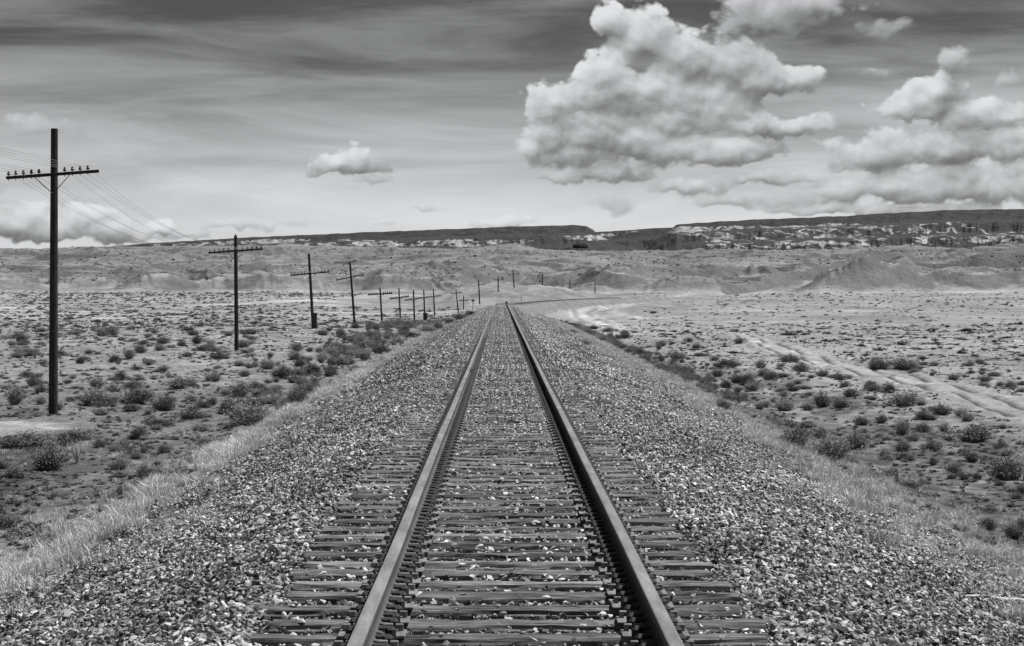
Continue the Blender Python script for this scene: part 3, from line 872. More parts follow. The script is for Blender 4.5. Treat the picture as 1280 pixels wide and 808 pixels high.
while y < 215:
    jit = random.uniform(-.03, .03); yy = y + jit; rz = random.gauss(0, .007); dx = random.gauss(-.05, .035)
    if i < 100:
        t = link('sleeper', tie_meshes[random.randrange(8)], None, track, (dx, yy, TIE_TOP + random.uniform(-.006, .0)))
        t.rotation_euler = (random.gauss(0, .01), 0, rz + (math.pi if random.random() < .5 else 0))
        t.scale = (1, random.uniform(.93, 1.06), 1)
        if i < 50:
            for s in (-1, 1):
                p = bpy.data.objects.new('tie_plate', plate_me); COL.objects.link(p)
                p.parent = t
                # undo sleeper turn so the plate lies square to the rail
                Mt = Matrix.LocRotScale(t.location, t.rotation_euler, t.scale)
                p.matrix_local = Mt.inverted() @ Matrix.Translation((s * .755, yy, TIE_TOP + .001))
        else:
            for s in (-1, 1): rest_p.append((s * .755, yy, TIE_TOP + .001))
    else:
        rest_t.append((dx, yy, TIE_TOP - .085))
        if y < 80:
            for s in (-1, 1): rest_p.append((s * .755, yy, TIE_TOP + .001))
    for s in (-1, 1):
        for q in (-1, 1):
            ya = yy + q * (.118 + random.uniform(0, .010))
            if i < 25:
                a = bpy.data.objects.new('rail_anchor', anchor_me); COL.objects.link(a); a.parent = rails[s]
                a.location = (s * .755, ya, 0)
            elif y < 70:
                rest_a[s].append((s * .755, ya, 0))
    # stones between the sleepers; further on they rise and bury them
    if y < 120:
        lift = np.interp(y, [0, 12, 20, 30, 40, 200], [-.046, -.040, -.028, -.015, -.003, .003])
        cco.append((0, yy + TIE_D / 2, TIE_TOP + lift + random.uniform(-.008, .008)))
        cro.append((0, 0, random.choice((0, math.pi)))); csc.append(1.0); cix.append(random.randrange(len(cribs))); ctn.append(1.0)
    y += TIE_D; i += 1
tag(link('sleeper', repeat('sleeper', lambda b: box(b, (0, 0, 0), (2.74, .21, .17), None, .008), rest_t), M_tie, track), kind='stuff')
tag(link('tie_plate', repeat('tie_plate', lambda b: plate_bm(b, 0, 0, 0), rest_p), M_plate, track), kind='stuff')
for s in (-1, 1): tag(link('rail_anchor', repeat('rail_anchor', lambda b: anchor_bm(b, 0, 0, 1), rest_a[s]), M_anchor, rails[s]), kind='stuff')
# joint bars bolted to the web, as the photo shows part way down the right rail
for s, yj in ((1, 34.5), (-1, 41.0)):
    bm = bmesh.new()
    for q in (-1, 1):
        box(bm, (s * .755 + q * .020, yj, -.098), (.020, .92, .085), None, .006)
        for k in range(6):
            box(bm, (s * .755 + q * .036, yj - .38 + k * .152, -.098), (.018, .034, .034), None, .005)
    link('joint_bar', bm_mesh('joint_bar', bm), M_rust, rails[s])
scatter('crib_stones', dict(co=cco, rot=cro, scl=np.ones(len(cco)), idx=cix, tone=ctn), cribs)
# loose stones kicked up on to sleeper ends and in the far middle of the track
co, ro, sc, ix = [], [], [], []
y = 120
while y < 215:
    for x in (-1.3, -.4, .4, 1.3):
        co.append((x, y, TIE_TOP - .01)); ro.append((0, 0, random.randrange(4) * math.pi / 2)); ix.append(random.randrange(len(coarse)))
    y += 1.0
single = []
for k in range(8):
    hv, hf = hulls[k]
    single.append(np_mesh('loose_stone', hv * .028, hf, False, {'tone': np.full(len(hv), float(stone_tone(1)[0]))}))
coarse2 = [piece('stone_patch', stone_patch('stone_patch', 1.0, 1.05, 170, .03, .055, .03), M_stone) for _ in range(3)]
sing = [piece('loose_stone', m, M_stone) for m in single]
ix = [i % 3 for i in ix]
for _ in range(700):
    y = 8 + 50 * random.random() ** 1.3
    x = random.uniform(-1.4, 1.4)
    if abs(abs(x) - .755) < .09: continue
    co.append((x, y, TIE_TOP + .015 + np.interp(y, [0, 20, 40], [0, .005, .02]))); ro.append((random.gauss(0, .3), random.gauss(0, .3), random.uniform(0, 6.28))); ix.append(3 + random.randrange(8))
stray = []
for _ in range(2600):     # strays on the sand beyond the toe
    y = 14 + 70 * random.random() ** 1.3; s = random.choice((-1, 1)); x = (TOE_L if s < 0 else TOE_R) + random.expovariate(.55) - .2
    x *= s
    stray.append((x, y))
st2_ = np.array(stray); sz_ = ground(st2_[:, 0], st2_[:, 1]) + .01
for (x, y), z in zip(stray, sz_):
    co.append((x, y, float(z))); ro.append((random.gauss(0, .3), random.gauss(0, .3), random.uniform(0, 6.28))); ix.append(3 + random.randrange(8))
scatter('loose_stones', dict(co=co, rot=ro, scl=np.random.default_rng(1).uniform(.6, 1.15, len(co)) if False else np.ones(len(co)), idx=ix), coarse2 + sing)

# ------------------------------------------------------------------ plants
def bush_mesh(name, seed, stems, leaves, spread=.55, leaf=.035, up=.75, thin=.004, spiky=False):
    r_ = np.random.default_rng(seed)
    Vs, Fs, Ts = [], [], []; b = 0
    lob = [(r_.uniform(-.25, .25), r_.uniform(-.25, .25), r_.uniform(.7, 1.1)) for _ in range(4)]
    def quad(p, a, c2, t):
        nonlocal b
        Vs.extend([p - a - c2, p + a - c2 * .3, p + a + c2, p - a + c2 * .3]); Fs.append((b, b + 1, b + 2, b + 3)); Ts.extend([t] * 4); b += 4
    for s in range(stems):
        L = lob[s % 4]
        th = r_.random() * 2 * np.pi; tilt = r_.random() ** .7 * spread * 1.5
        d = np.array([np.cos(th) * np.sin(tilt), np.sin(th) * np.sin(tilt), np.cos(tilt)])
        ln = (r_.uniform(.6, 1.05) * (1 - .25 * tilt)) * L[2] * up
        p0 = np.array([L[0] * .4, L[1] * .4, 0.0]) + r_.normal(0, .03, 3) * (1, 1, 0)
        bend = r_.normal(0, .10, 3)
        pts = [p0 + d * ln * t + bend * t * t for t in (0, .35, .7, 1)]
        w = np.cross(d, r_.normal(0, 1, 3)); w /= np.linalg.norm(w) + 1e-9
        tb = r_.uniform(.1, .5)
        for i in range(3):
            t0 = thin * (1 - i * .3) * 2; t1 = thin * (1 - (i + 1) * .3) * 2
            Vs.extend([pts[i] - w * t0, pts[i] + w * t0, pts[i + 1] + w * t1, pts[i + 1] - w * t1]); Fs.append((b, b + 1, b + 2, b + 3)); Ts.extend([tb] * 4); b += 4
        for _ in range(leaves):
            t = r_.uniform(.25, 1.05)
            p = p0 + d * ln * t + bend * t * t + r_.normal(0, .045, 3)
            if p[2] < .01: p[2] = .02
            dirn = d * .8 + r_.normal(0, .5, 3); dirn /= np.linalg.norm(dirn)
            sd_ = np.cross(dirn, r_.normal(0, 1, 3)); sd_ /= np.linalg.norm(sd_) + 1e-9
            ll = leaf * r_.uniform(.6, 1.4)
            quad(p, sd_ * ll * (.16 if spiky else .38), dirn * ll, float(np.clip(r_.normal(.5, .25), 0, 1)))
    return np_mesh(name, np.array(Vs), np.array(Fs), False, {'tone': np.array(Ts)})
def grass_mesh(name, seed, blades, h, spread, wdt=.0035, flat=.0):
    r_ = np.random.default_rng(seed); Vs, Fs, Ts = [], [], []; b = 0
    for _ in range(blades):
        a = r_.random() * 2 * np.pi; rr_ = spread * r_.random() ** .6
        p = np.array([np.cos(a) * rr_, np.sin(a) * rr_, -.01])
        lean = r_.normal(0, .33, 2) + np.array([.12, -.06]) + p[:2] * 1.6
        hh = h * r_.uniform(.45, 1.1); th = r_.random() * np.pi
        w = np.array([np.cos(th), np.sin(th), 0]) * wdt * r_.uniform(.6, 1.4)
        t_ = float(np.clip(r_.normal(.5, .28), 0, 1))
        pts = [p, p + np.array([lean[0] * .35, lean[1] * .35, .55]) * hh, p + np.array([lean[0] * 1.15, lean[1] * 1.15, .92 - .25 * np.hypot(*lean)]) * hh]
        Vs.extend([pts[0] - w, pts[0] + w, pts[1] + w * .8, pts[1] - w * .8]); Fs.append((b, b + 1, b + 2, b + 3)); Ts.extend([t_] * 4); b += 4
        Vs.extend([pts[1] - w * .8, pts[1] + w * .8, pts[2] + w * .15, pts[2] - w * .15]); Fs.append((b, b + 1, b + 2, b + 3)); Ts.extend([t_] * 4); b += 4
    return np_mesh(name, np.array(Vs), np.array(Fs), False, {'tone': np.array(Ts)})

# bush meshes are about one metre wide and 0.7 m tall before scaling
SAGE = [bush_mesh('sagebrush', 100 + k, 130, 40, .6, .023, .66) for k in range(6)]
BRUSH = [bush_mesh('rabbitbrush', 200 + k, 260, 16, .5, .036, .78, .0035, True) for k in range(5)]
LOWS = [bush_mesh('low_scrub', 300 + k, 26, 14, .75, .085, .5, .01) for k in range(6)]
for m in SAGE: m.materials.append(M_sage)
for m in BRUSH: m.materials.append(M_grey_sage)
for m in LOWS: m.materials.append(M_sage)
# plants read off the photograph: x, base y, width in pixels, kind (d dark sage, g grey brush)
HAND = [(61, 588, 50, 'd'), (125, 560, 19, 'd'), (173, 548, 30, 'g'), (217, 550, 15, 'd'), (180, 566, 12, 'g'), (149, 598, 18, 'd'), (152, 618, 26, 'd'),
 (19, 506, 32, 'g'), (52, 506, 16, 'g'), (120, 485, 24, 'g'), (118, 507, 38, 'g'), (170, 504, 38, 'g'), (88, 502, 13, 'd'), (222, 486, 32, 'd'), (205, 514, 26, 'd'),
 (267, 448, 14, 'd'), (227, 433, 13, 'd'), (300, 496, 36, 'g'), (306, 530, 52, 'g'), (315, 426, 15, 'g'), (101, 455, 15, 'd'), (85, 480, 10, 'd'), (43, 483, 22, 'd'),
 (318, 533, 36, 'd'), (371, 507, 30, 'd'), (414, 468, 20, 'd'), (444, 465, 16, 'd'), (390, 468, 30, 'd'), (353, 473, 26, 'd'), (335, 462, 20, 'g'), (422, 442, 32, 'd'), (368, 450, 22, 'g'),
 (587, 394, 13, 'd'), (576, 399, 17, 'd'), (562, 405, 17, 'd'), (548, 411, 20, 'g'), (532, 418, 22, 'g'), (515, 424, 22, 'd'), (496, 432, 26, 'g'), (474, 442, 26, 'd'), (455, 450, 24, 'g'), (486, 424, 20, 'd'), (505, 416, 18, 'g'),
 (911, 460, 24, 'd'), (941, 487, 22, 'd'), (919, 494, 13, 'd'), (987, 453, 28, 'd'), (1002, 465, 30, 'd'), (1048, 475, 16, 'd'), (980, 514, 30, 'g'), (972, 534, 15, 'g'), (1028, 509, 26, 'd'), (1052, 510, 25, 'g'),
 (1099, 461, 32, 'd'), (1132, 462, 36, 'd'), (1093, 490, 22, 'd'), (1112, 491, 20, 'd'), (1130, 508, 50, 'g'), (1091, 500, 10, 'd'), (1104, 529, 19, 'd'), (1127, 545, 24, 'd'), (1154, 525, 22, 'd'), (1177, 518, 28, 'd'), (1201, 521, 22, 'g'),
 (1223, 553, 50, 'd'), (1253, 563, 22, 'd'), (1164, 564, 32, 'd'), (1165, 582, 15, 'd'), (993, 561, 40, 'd'), (1034, 575, 52, 'g'), (1071, 561, 36, 'd'), (1106, 574, 22, 'g'), (1130, 576, 26, 'd'),
 (1190, 599, 13, 'd'), (1205, 600, 14, 'd'), (1221, 600, 15, 'd'), (1249, 607, 15, 'd'), (1258, 600, 46, 'd'), (1271, 624, 20, 'd'),
 (798, 444, 20, 'd'), (847, 449, 24, 'd'), (825, 452, 15, 'd'), (841, 460, 15, 'd'), (910, 460, 28, 'd'), (942, 489, 18, 'g'), (902, 513, 22, 'd'), (886, 476, 13, 'd'), (733, 433, 13, 'g'), (828, 433, 17, 'd'), (715, 417, 12, 'd'), (801, 466, 9, 'd'), (924, 429, 17, 'd'), (816, 392, 9, 'd'),
 (40, 556, 70, 'd'), (92, 550, 46, 'd'), (12, 560, 50, 'd'), (240, 524, 46, 'd'), (284, 518, 34, 'd'), (198, 533, 40, 'd'), (742, 412, 12, 'd'), (760, 415, 14, 'd'), (780, 418, 12, 'd'), (752, 424, 10, 'g'), (790, 438, 12, 'd'), (870, 436, 14, 'd'), (862, 428, 12, 'g')]
plants = []
for (px, py, w, kd) in HAND:
    x, y, z = hit(px, py)
    size = w / FPX * y * 1.2
    plants.append((x, y, z, size, kd, True))
# the rest of the scrub, thick on both plains
def keep_scrub(x, y):
    d = x - float(track_x(y))
    if -TOE_L - 1.8 < d < TOE_R + 1.6: return False
    return True
tries = 0; nr_ = 0
cand = []
NC = 34000
yy = np.sqrt(rng.uniform(26 ** 2, 860 ** 2, NC)); uu = rng.uniform(-.335, .345, NC)
k_near = rng.random(NC)
xx = uu * yy
dd = xx - track_x(yy)
ok = ~((dd > -TOE_L - 2.0) & (dd < TOE_R + 1.8))
cl_ = fbm(xx / 9, yy / 16, 3)
ok &= (cl_ > -.28 + .25 * (rng.random(NC) - .5))
ok &= (seg_dist(xx, yy, ROAD_A) > 2.6) & (seg_dist(xx, yy, ROAD_B) > 7) & (seg_dist(xx, yy, ROAD_C) > 5) & (seg_dist(xx, yy, ROAD_D) > 5) & (seg_dist(xx, yy, ROAD_E) > 9)
ok &= np.hypot((xx + 16.5) / 4.4, (yy - 54.5) / 5) > 1
ok &= ~((np.abs(xx) < 60) & (yy > 520))
ok &= ~((xx > 0) & (yy > 300) & (rng.random(NC) > .12 + .3 * (cl_ > .45)))
ok &= ~((xx < 0) & (yy > 430) & (rng.random(NC) > .6))
xx, yy = xx[ok], yy[ok]
zz = ground(xx, yy)
szs = rng.gamma(3.2, .17, len(xx)) + .18
szs = szs * np.interp(yy, [0, 200, 500, 900], [1, 1, 1.15, 1.5])
rnd = [(float(a), float(b), float(c_), float(d_), 'd' if rng.random() < .72 else 'g', False) for a, b, c_, d_ in zip(xx, yy, zz, szs)]
# brush crowding the foot of the bank on both sides
for _ in range(300):
    yb = random.uniform(52, 235); xb = -(TOE_L + random.uniform(1.6, 4.6)) if random.random() < .72 else (TOE_R + random.uniform(2.0, 5.0))
    if xb > 0 and yb < 75: continue
    rnd.append((xb, yb, 0.0, random.uniform(.35, .9) * (1 if yb < 150 else 1.3), 'g' if random.random() < .55 else 'd', False))
# extra thicket of smaller plants close in
NX = 1500
yn = rng.uniform(34, 150, NX); xn = np.where(rng.random(NX) < .55, -rng.uniform(8.5, .31 * yn + 9, NX), rng.uniform(10, .33 * yn + 11, NX))
okn = (np.abs(xn / yn) < .31) & (seg_dist(xn, yn, ROAD_A) > 2.4) & (np.hypot((xn + 16.5) / 4.4, (yn - 54.5) / 5) > 1) & (fbm(xn / 5, yn / 9, 2) > -.15)
okn &= ~((xn < 0) & (xn > -TOE_L - 3)) & ~((xn > 0) & (xn < TOE_R + 2.6))
for a, b in zip(xn[okn], yn[okn]):
    rnd.append((float(a), float(b), 0.0, float(rng.uniform(.14, .5)), 'd' if rng.random() < .6 else 'g', False))
rnd = [(p[0], p[1], p[2], min(p[3], .55 + .007 * max(p[1] - 40, 0)), p[4], p[5]) for p in rnd
       if not (p[0] < 0 and abs(p[0] + 14.7) < 1.6 and any(0 < q - p[1] < 22 for q in (142, 184, 352))) and not (abs(p[0] + 14.6) < 1.5 and 50 < p[1] < 60)]
zr_ = ground(np.array([p[0] for p in rnd]), np.array([p[1] for p in rnd]))
rnd = [(p[0], p[1], float(z), p[3], p[4], p[5]) for p, z in zip(rnd, zr_)]
rnd.sort(key=lambda p: -p[3] / p[1])
MAXI = 285
n_ind = MAXI - len(plants)
chosen = plants + rnd[:n_ind]; rest = rnd[n_ind:]
HAND_LABELS = {
 0: 'large dark sagebrush spreading at the far left below the near telegraph pole',
 1: 'round dark sagebrush standing alone right of the bleached stalk clump',
 5: 'small dark sagebrush at the edge of the dry grass below left, upper of two',
 6: 'dark round sagebrush in the pale grass nearest the camera on the left bank',
 13: 'wide dark sagebrush midway between the first and second telegraph poles',
 15: 'small compact dark bush left of the foot of the second telegraph pole',
 18: 'large grey brush hugging the dry grass slope left of the track',
 24: 'dark bush on the grassy left bank directly above the pale ballast',
 32: 'dark bush farthest along the left ballast edge near the track crest',
 57: 'large pale feathery brush growing beside the wheel ruts',
 64: 'large dark spreading bush near the right edge just below the wheel ruts',
 66: 'tall dark leafy bush standing alone right of centre in the right flat',
 68: 'dark bush nearest the ballast at the left end of the long right thicket',
 69: 'widest grey brush in the thicket beside the right bank grass',
 77: 'large dark bush at the right edge beside a row of small round bushes',
 78: 'low dark bush nearest the camera at the right edge of the picture',
 10: 'grey brush just right of the foot of the near pole, the nearer of two',
 11: 'bushy grey brush at the far edge of the bare pan right of the near pole',
 17: 'grey brush next up from the largest grey brush by the left bank',
 30: 'wide low dark bush on the left bank slope below the fourth telegraph pole',
 53: 'left one of two dark bushes beyond the wheel ruts at right',
 54: 'right one of two dark bushes beyond the wheel ruts at right',
 93: 'very wide low dark brush patch at the left edge below the near pole',
 92: 'lone dark bush on the pale flat inside the bend of the dirt road',
}
def zone(x, y, big, kd):
    col = 'dark green-grey sagebrush' if kd == 'd' else 'pale twiggy grey brush'
    if x < 0:
        if y < 75: return ('%s dotted around the foot of the near telegraph pole' % col, 'brush around the near pole')
        if y < 150: return ('%s on the left flat between the near and third telegraph poles' % col, 'brush on the left flat')
        return ('small %s scattered on the far left flat behind the poles' % col, 'brush on the far left flat')
    if y < 80: return ('%s on the hummocky ground below the right bank' % col, 'brush below the right bank')
    if y < 160: return ('%s beside the wheel ruts on the right flat' % col, 'brush beside the wheel ruts')
    return ('small %s scattered on the far right flat beyond the ruts' % col, 'brush on the far right flat')
for k, (x, y, z, size, kd, hand) in enumerate(chosen):
    src = SAGE if kd == 'd' else BRUSH
    nm = 'sagebrush' if kd == 'd' else 'rabbitbrush'
    o = bpy.data.objects.new(nm, src[random.randrange(len(src))]); COL.objects.link(o)
    o.location = (x, y, z - .02 * size)
    o.rotation_euler = (0, 0, random.uniform(0, 6.28))
    hs = random.uniform(.55, .9) if hand else random.uniform(.45, .85)
    if hand and size > 1.15: hs = (.42 if 93 <= k <= 98 else .72) / size ** .4
    st3 = random.uniform(1, 1.35)
    o.scale = (size * st3, size / st3 ** .5, size * hs)
    lb, gr = zone(x, y, size > .8, kd)
    if k in HAND_LABELS: tag(o, HAND_LABELS[k], 'bush')
    else: tag(o, lb, 'bush', gr)
srcs = [piece('low_scrub', m, M_sage) for m in LOWS]
srcs += [piece('sagebrush', m, M_sage) for m in SAGE[:3]] + [piece('rabbitbrush', m, M_grey_sage) for m in BRUSH[:3]]
full = [p[1] < 140 or (p[1] < 250 and p[3] > .34 and -12 < p[0] < 14) for p in rest]
idx = [(6 + random.randrange(3) if p[4] == 'd' else 9 + random.randrange(3)) if q else random.randrange(6) for p, q in zip(rest, full)]
scl3 = [(p[3] * random.uniform(1, 1.6), p[3], p[3] * (random.uniform(.55, .95) if q and p[1] > 60 and -12 < p[0] < 14 else random.uniform(.3, .6))) for p, q in zip(rest, full)]
scatter('scrub', dict(co=[p[:3] for p in rest], rot=[(0, 0, random.uniform(0, 6.28)) for _ in rest], scl=scl3, idx=idx), srcs,
        label='low dark desert scrub speckling the flats out to the hills', cat='scrub')

# tiny dead herbs and clods between the bushes
nl = 30000
yl = 24 + 260 * rng.random(nl) ** 1.5; xl = rng.uniform(-.31, .32, nl) * yl
kl = ~((xl > -TOE_L - .6) & (xl < TOE_R + .8)) & (seg_dist(xl, yl, ROAD_A) > 1.9) & (np.hypot((xl + 16.5) / 4.2, (yl - 54.5) / 4.6) > 1) & (fbm(xl / 4, yl / 7, 3) > -.3)
xl, yl = xl[kl], yl[kl]; zl_ = ground(xl, yl)
lsz = rng.uniform(.07, .26, len(xl)) * np.interp(yl, [20, 120, 260], [1, 1.2, 1.8])
scatter('ground_herbs', dict(co=np.column_stack([xl, yl, zl_]), rot=[(0, 0, random.uniform(0, 6.28)) for _ in xl], scl=np.column_stack([lsz * 1.3, lsz, lsz * rng.uniform(.3, .8, len(xl))]), idx=rng.integers(0, 6, len(xl))),
        [piece('low_scrub', m, M_sage) for m in LOWS], label='tiny dark herbs and dead twigs between the bushes on both flats', cat='herbs')
# dark shrubs dotting the hills and the plateau
nh = 30000
rh = 940 + 1700 * rng.random(nh) ** .9; xh = rng.uniform(-.34, .36, nh) * rh; yh = np.sqrt(np.maximum(rh ** 2 - xh ** 2, 1))
kh = fbm(xh / 60, yh / 120, 3) > rng.uniform(-.6, .5, nh)
xh, yh = xh[kh], yh[kh]; zh = ground(xh, yh)
hz = rng.gamma(2.5, .27, len(xh)) + .35
scatter('hill_scrub', dict(co=np.column_stack([xh, yh, zh]), rot=[(0, 0, random.uniform(0, 6.28)) for _ in xh], scl=np.column_stack([hz * 1.4, hz * 1.2, hz * rng.uniform(.6, 1, len(xh))]), idx=rng.integers(0, 6, len(xh))),
        [piece('low_scrub', m, M_sage) for m in LOWS], label='dark shrubs dotting the badland hills and the plateau behind them', cat='scrub')
# dry grass along both toes of the bank, and thin grass over the ditch
GR = [grass_mesh('grass_tuft', 400 + k, 60, .33, .15) for k in range(5)] + [grass_mesh('grass_tuft', 450 + k, 60, .2, .16, .003) for k in range(4)]
gsrc = [piece('grass_tuft', m, M_grass) for m in GR]
co, ro, sc, ix = [], [], [], []
def grass_at(x, y, s, i):
    co.append((x, y, 0.0)); ro.append((0, 0, random.uniform(0, 6.28))); sc.append(s); ix.append(i)
n = 54000
ya = 11 + (230 - 11) * rng.random(n) ** 1.7; sd_ = rng.random(n) < .5
e = rng.normal(0, .62, n)
xa = np.where(sd_, -(TOE_L + .6) + e * .95, (TOE_R + .2) + e * 1.9)
pa = fbm(xa / 1.1, ya / 3.2, 3)
for y, s, q, x, p in zip(ya.tolist(), sd_, e, xa.tolist(), pa):
    if p < .12 + .26 * abs(q) and random.random() > .08: continue
    x += float(track_x(y))
    grass_at(x, y, random.uniform(.28, .75) * (1 + .45 * (p > .45)), random.randrange(5) if random.random() < .6 else 5 + random.randrange(4))
# patches creeping into the stones
for (px, py, rx, ry, cnt) in ((235, 650, 1.0, .5, 60), (215, 665, .35, 1.2, 50), (420, 515, .5, 3, 50), (1100, 665, .9, 2.2, 130), (1040, 610, .6, 2, 70), (920, 560, .5, 4, 80), (860, 500, .6, 6, 80), (1180, 690, .8, 1.6, 90)):
    x0, y0, _ = hit(px, py)
    for _ in range(cnt):
        grass_at(x0 + random.gauss(0, rx * .5), y0 + random.gauss(0, ry), random.uniform(.25, .5), 5 + random.randrange(4))
# sparse blades over the flats nearby
n = 13000
ya = 24 + 150 * rng.random(n) ** 1.5; ua = rng.uniform(-.31, .32, n)
xa = ua * ya; pa = fbm(xa / 3.5, ya / 6, 3); da_ = seg_dist(xa, ya, ROAD_A)
for y, x, pp, dq in zip(ya.tolist(), xa.tolist(), pa, da_):
    if -TOE_L - .8 < x < TOE_R + .8: continue
    if pp < -.05: continue
    if np.hypot((x + 16.5) / 4.2, (y - 54.5) / 4.6) < 1 or dq < 2.1: continue
    grass_at(x, y, random.uniform(.35, .8), 5 + random.randrange(4))
co = np.array(co); co[:, 2] = ground(co[:, 0], co[:, 1])
scatter('dry_grass', dict(co=co, rot=ro, scl=sc, idx=ix), gsrc, label='pale dry grass along both edges of the ballast bank', cat='grass')

# bleached stalk clump and stick
x0, y0, z0 = hit(96, 580)
bm = bmesh.new()
r_ = random.Random(5)
for k in range(16):
    a = r_.uniform(0, 6.28); t = r_.uniform(.1, .45); L = r_.uniform(.35, .62)
    d = Vector((math.cos(a) * math.sin(t), math.sin(a) * math.sin(t), math.cos(t)))
    tube(bm, [Vector((0, 0, -.03)), d * L * .6, d * L + Vector((r_.uniform(-.1, .1), 0, -.06))], [.013, .010, .004], 5)
st_ = link('dead_stalks', bm_mesh('dead_stalks', bm), M_stick, None, (x0, y0, z0))
tag(st_, 'clump of bleached dead stalks standing beside the large dark bush at far left', 'dead plant')
x1, y1, z1 = hit(1206, 752); x2, y2, z2 = hit(1285, 757)
bm = bmesh.new()
pts = [Vector((x1, y1, z1 + .05)).lerp(Vector((x2, y2, z2 + .05)), t) + Vector((0, random.uniform(-.01, .01), random.uniform(-.004, .008))) for t in (0, .2, .4, .6, .8, 1)]
o_ = pts[0].copy()
tube(bm, [p - o_ for p in pts], [.006, .014, .016, .015, .013, .010], 7)
tube(bm, [pts[1] - o_, pts[1] - o_ + Vector((.10, -.12, .02)), pts[1] - o_ + Vector((.16, -.26, -.0))], [.007, .006, .003], 5)
tag(link('stick', bm_mesh('stick', bm), M_stick, None, o_), 'bleached bare stick lying on the ballast at the lower right edge', 'stick')

# pale boulders / debris on the left flat
def rock(px, py, w, h, label, tone=1.0, m=None):
    x, y, z = hit(px, py)
    sx, sz = w / FPX * y, h / FPX * y
    bm = bmesh.new(); bmesh.ops.create_icosphere(bm, subdivisions=3, radius=.5)
    for v in bm.verts:
        n_ = float(fbm(v.co.x * 3 + px, v.co.y * 3 + v.co.z * 2, 3))
        v.co = Vector((v.co.x * sx * (1 + .25 * n_), v.co.y * sx * .7 * (1 + .2 * n_), v.co.z * sz * (1 + .3 * n_) + sz * .3))
    o = link('boulder', bm_mesh('boulder', bm), m, None, (x, y, z))
    o.rotation_euler = (0, random.uniform(-.1, .1), random.uniform(-.3, .3))
    return tag(o, label, 'boulder')
m_r, A_, b_ = mat('pale sandstone'); p_ = A_.n('ShaderNodeTexCoord').outputs['Object']
grey(A_, b_, A_.mr(A_.noise(p_, 4, 5, .7), .3, .7, .3, .62)); bump(A_, b_, A_.noise(p_, 7, 5), .05)
m_r2, A_, b_ = mat('grey sandstone'); p_ = A_.n('ShaderNodeTexCoord').outputs['Object']
grey(A_, b_, A_.mr(A_.noise(p_, 4, 5, .7), .3, .7, .18, .4)); bump(A_, b_, A_.noise(p_, 7, 5), .05)
rock(464, 419, 10, 8, 'bright white boulder on the bank above the brush by the fourth and fifth poles', m=m_r)
rock(371, 429, 11, 3, 'flat pale slab lying on the flat left of the bank brush', m=m_r)
rock(186, 454, 16, 9, 'grey humped boulder among scrub between the near and second poles', m=m_r2)
rock(117, 463, 8, 4, 'small bright stone lying in scrub right of the near pole', m=m_r)
rock(880, 436, 8, 4, 'small pale boulder on the hummocks beyond the right bank', m=m_r2)
rock(1165, 470, 6, 5, 'small dark stone beside bare sand on the right flat', m=M_rust)
rock(808, 536, 9, 6, 'dark lump of slag on the right ballast shoulder', m=M_rust)
rock(268, 650, 6, 5, 'single black stone standing out on the left ballast shoulder', m=M_rust)

# ------------------------------------------------------------------ telegraph poles
# top x, top y, base x, base y, arm left x, y, arm right x, y, distance
POLES = [
 (68, 161, 66.5, 519, 9.5, 223, 125, 214.5, 60.0),
 (294.5, 296, 295.8, 434, 261, 316.5, 329, 311.5, 103.0),
 (386.2, 318.5, 391.5, 411, 363, 344.5, 412, 340, 142.0),
 (437.5, 329.5, 443.5, 407, 420, 350.5, 455.5, 343.5, 184.0),
 (475, 360.5, 478, 412, 460, 368.8, 490.5, 366.8, 226.0),
 (498.6, 361, 501.2, 410.5, 487, 374, 511.5, 370.5, 268.0),
 (516.8, 363.5, 518.2, 404.5, 506, 376, 528, 372.5, 310.0),
 (529.7, 363, 531, 400, 519.5, 373.7, 540, 371.3, 352.0),
 (541.7, 362.5, 543.5, 397, 532, 371.8, 551.5, 370, 396.0),
 (570, 363, 573, 392, 563, 367, 578, 366, 450.0),
 (579.4, 370, 579.4, 392, 573.5, 376, 586, 375.6, 490.0),
 (598.2, 350.3, 599.6, 380, 592, 358.2, 604.6, 355.4, 530.0),
 (622.7, 346, 622.7, 369.5, 616, 349, 629, 349.5, 575.0),
 (641.2, 338.5, 643, 364, 635.5, 343.3, 648, 342.8, 610.0),
 (678, 343, 678, 366, 672, 348, 684, 348, 655.0),
 (712.5, 349.5, 712.5, 370, 707, 355, 718, 355, 700.0),
 (743.7, 353.5, 743.7, 366, 738.3, 356, 749, 356, 750.0),
 (1014.6, 348.5, 1014.6, 361.5, 1010.5, 351, 1018.6, 351, 960.0),
]
P_LABEL = [
 'tall dark wooden telegraph pole with crossarm and insulators, nearest the camera at left',
 'second nearest telegraph pole with pointed top and crossarm, left of the track',
 'leaning telegraph pole with a short dark post against its foot',
 'telegraph pole leaning left with a crossarm tilted up to the right, fourth from the camera',
 'fifth telegraph pole from the camera, first of the shorter looking run',
 'sixth telegraph pole from the camera, its crossarm tilting up to the right',
 'seventh telegraph pole from the camera, left of the pole with a box at its foot',
 'distant telegraph pole with a dark box at its foot',
 'ninth telegraph pole from the camera, last of the close run at left of the track',
 'distant telegraph pole leaning left above the bushes beside the ballast',
 'short distant telegraph pole just behind the leaning one near the track crest',
 'distant telegraph pole on the pale slope left of the track crest',
 'distant telegraph pole directly above the point where the rails vanish',
 'highest standing distant telegraph pole on the hill right of the track crest',
 'distant telegraph pole on the spur above the far curve of the track',
 'distant telegraph pole against the dark slope, second from the right end of the line',
 'smallest farthest telegraph pole at the right end of the line by the curve',
 'lone tiny telegraph pole at the foot of the badland hills on the right',
]
def W_(px, py, y): return Vector((CX + (px - VX) / FPX * y, y, CZ + (VY - py) / FPX * y))
arm_pts = []
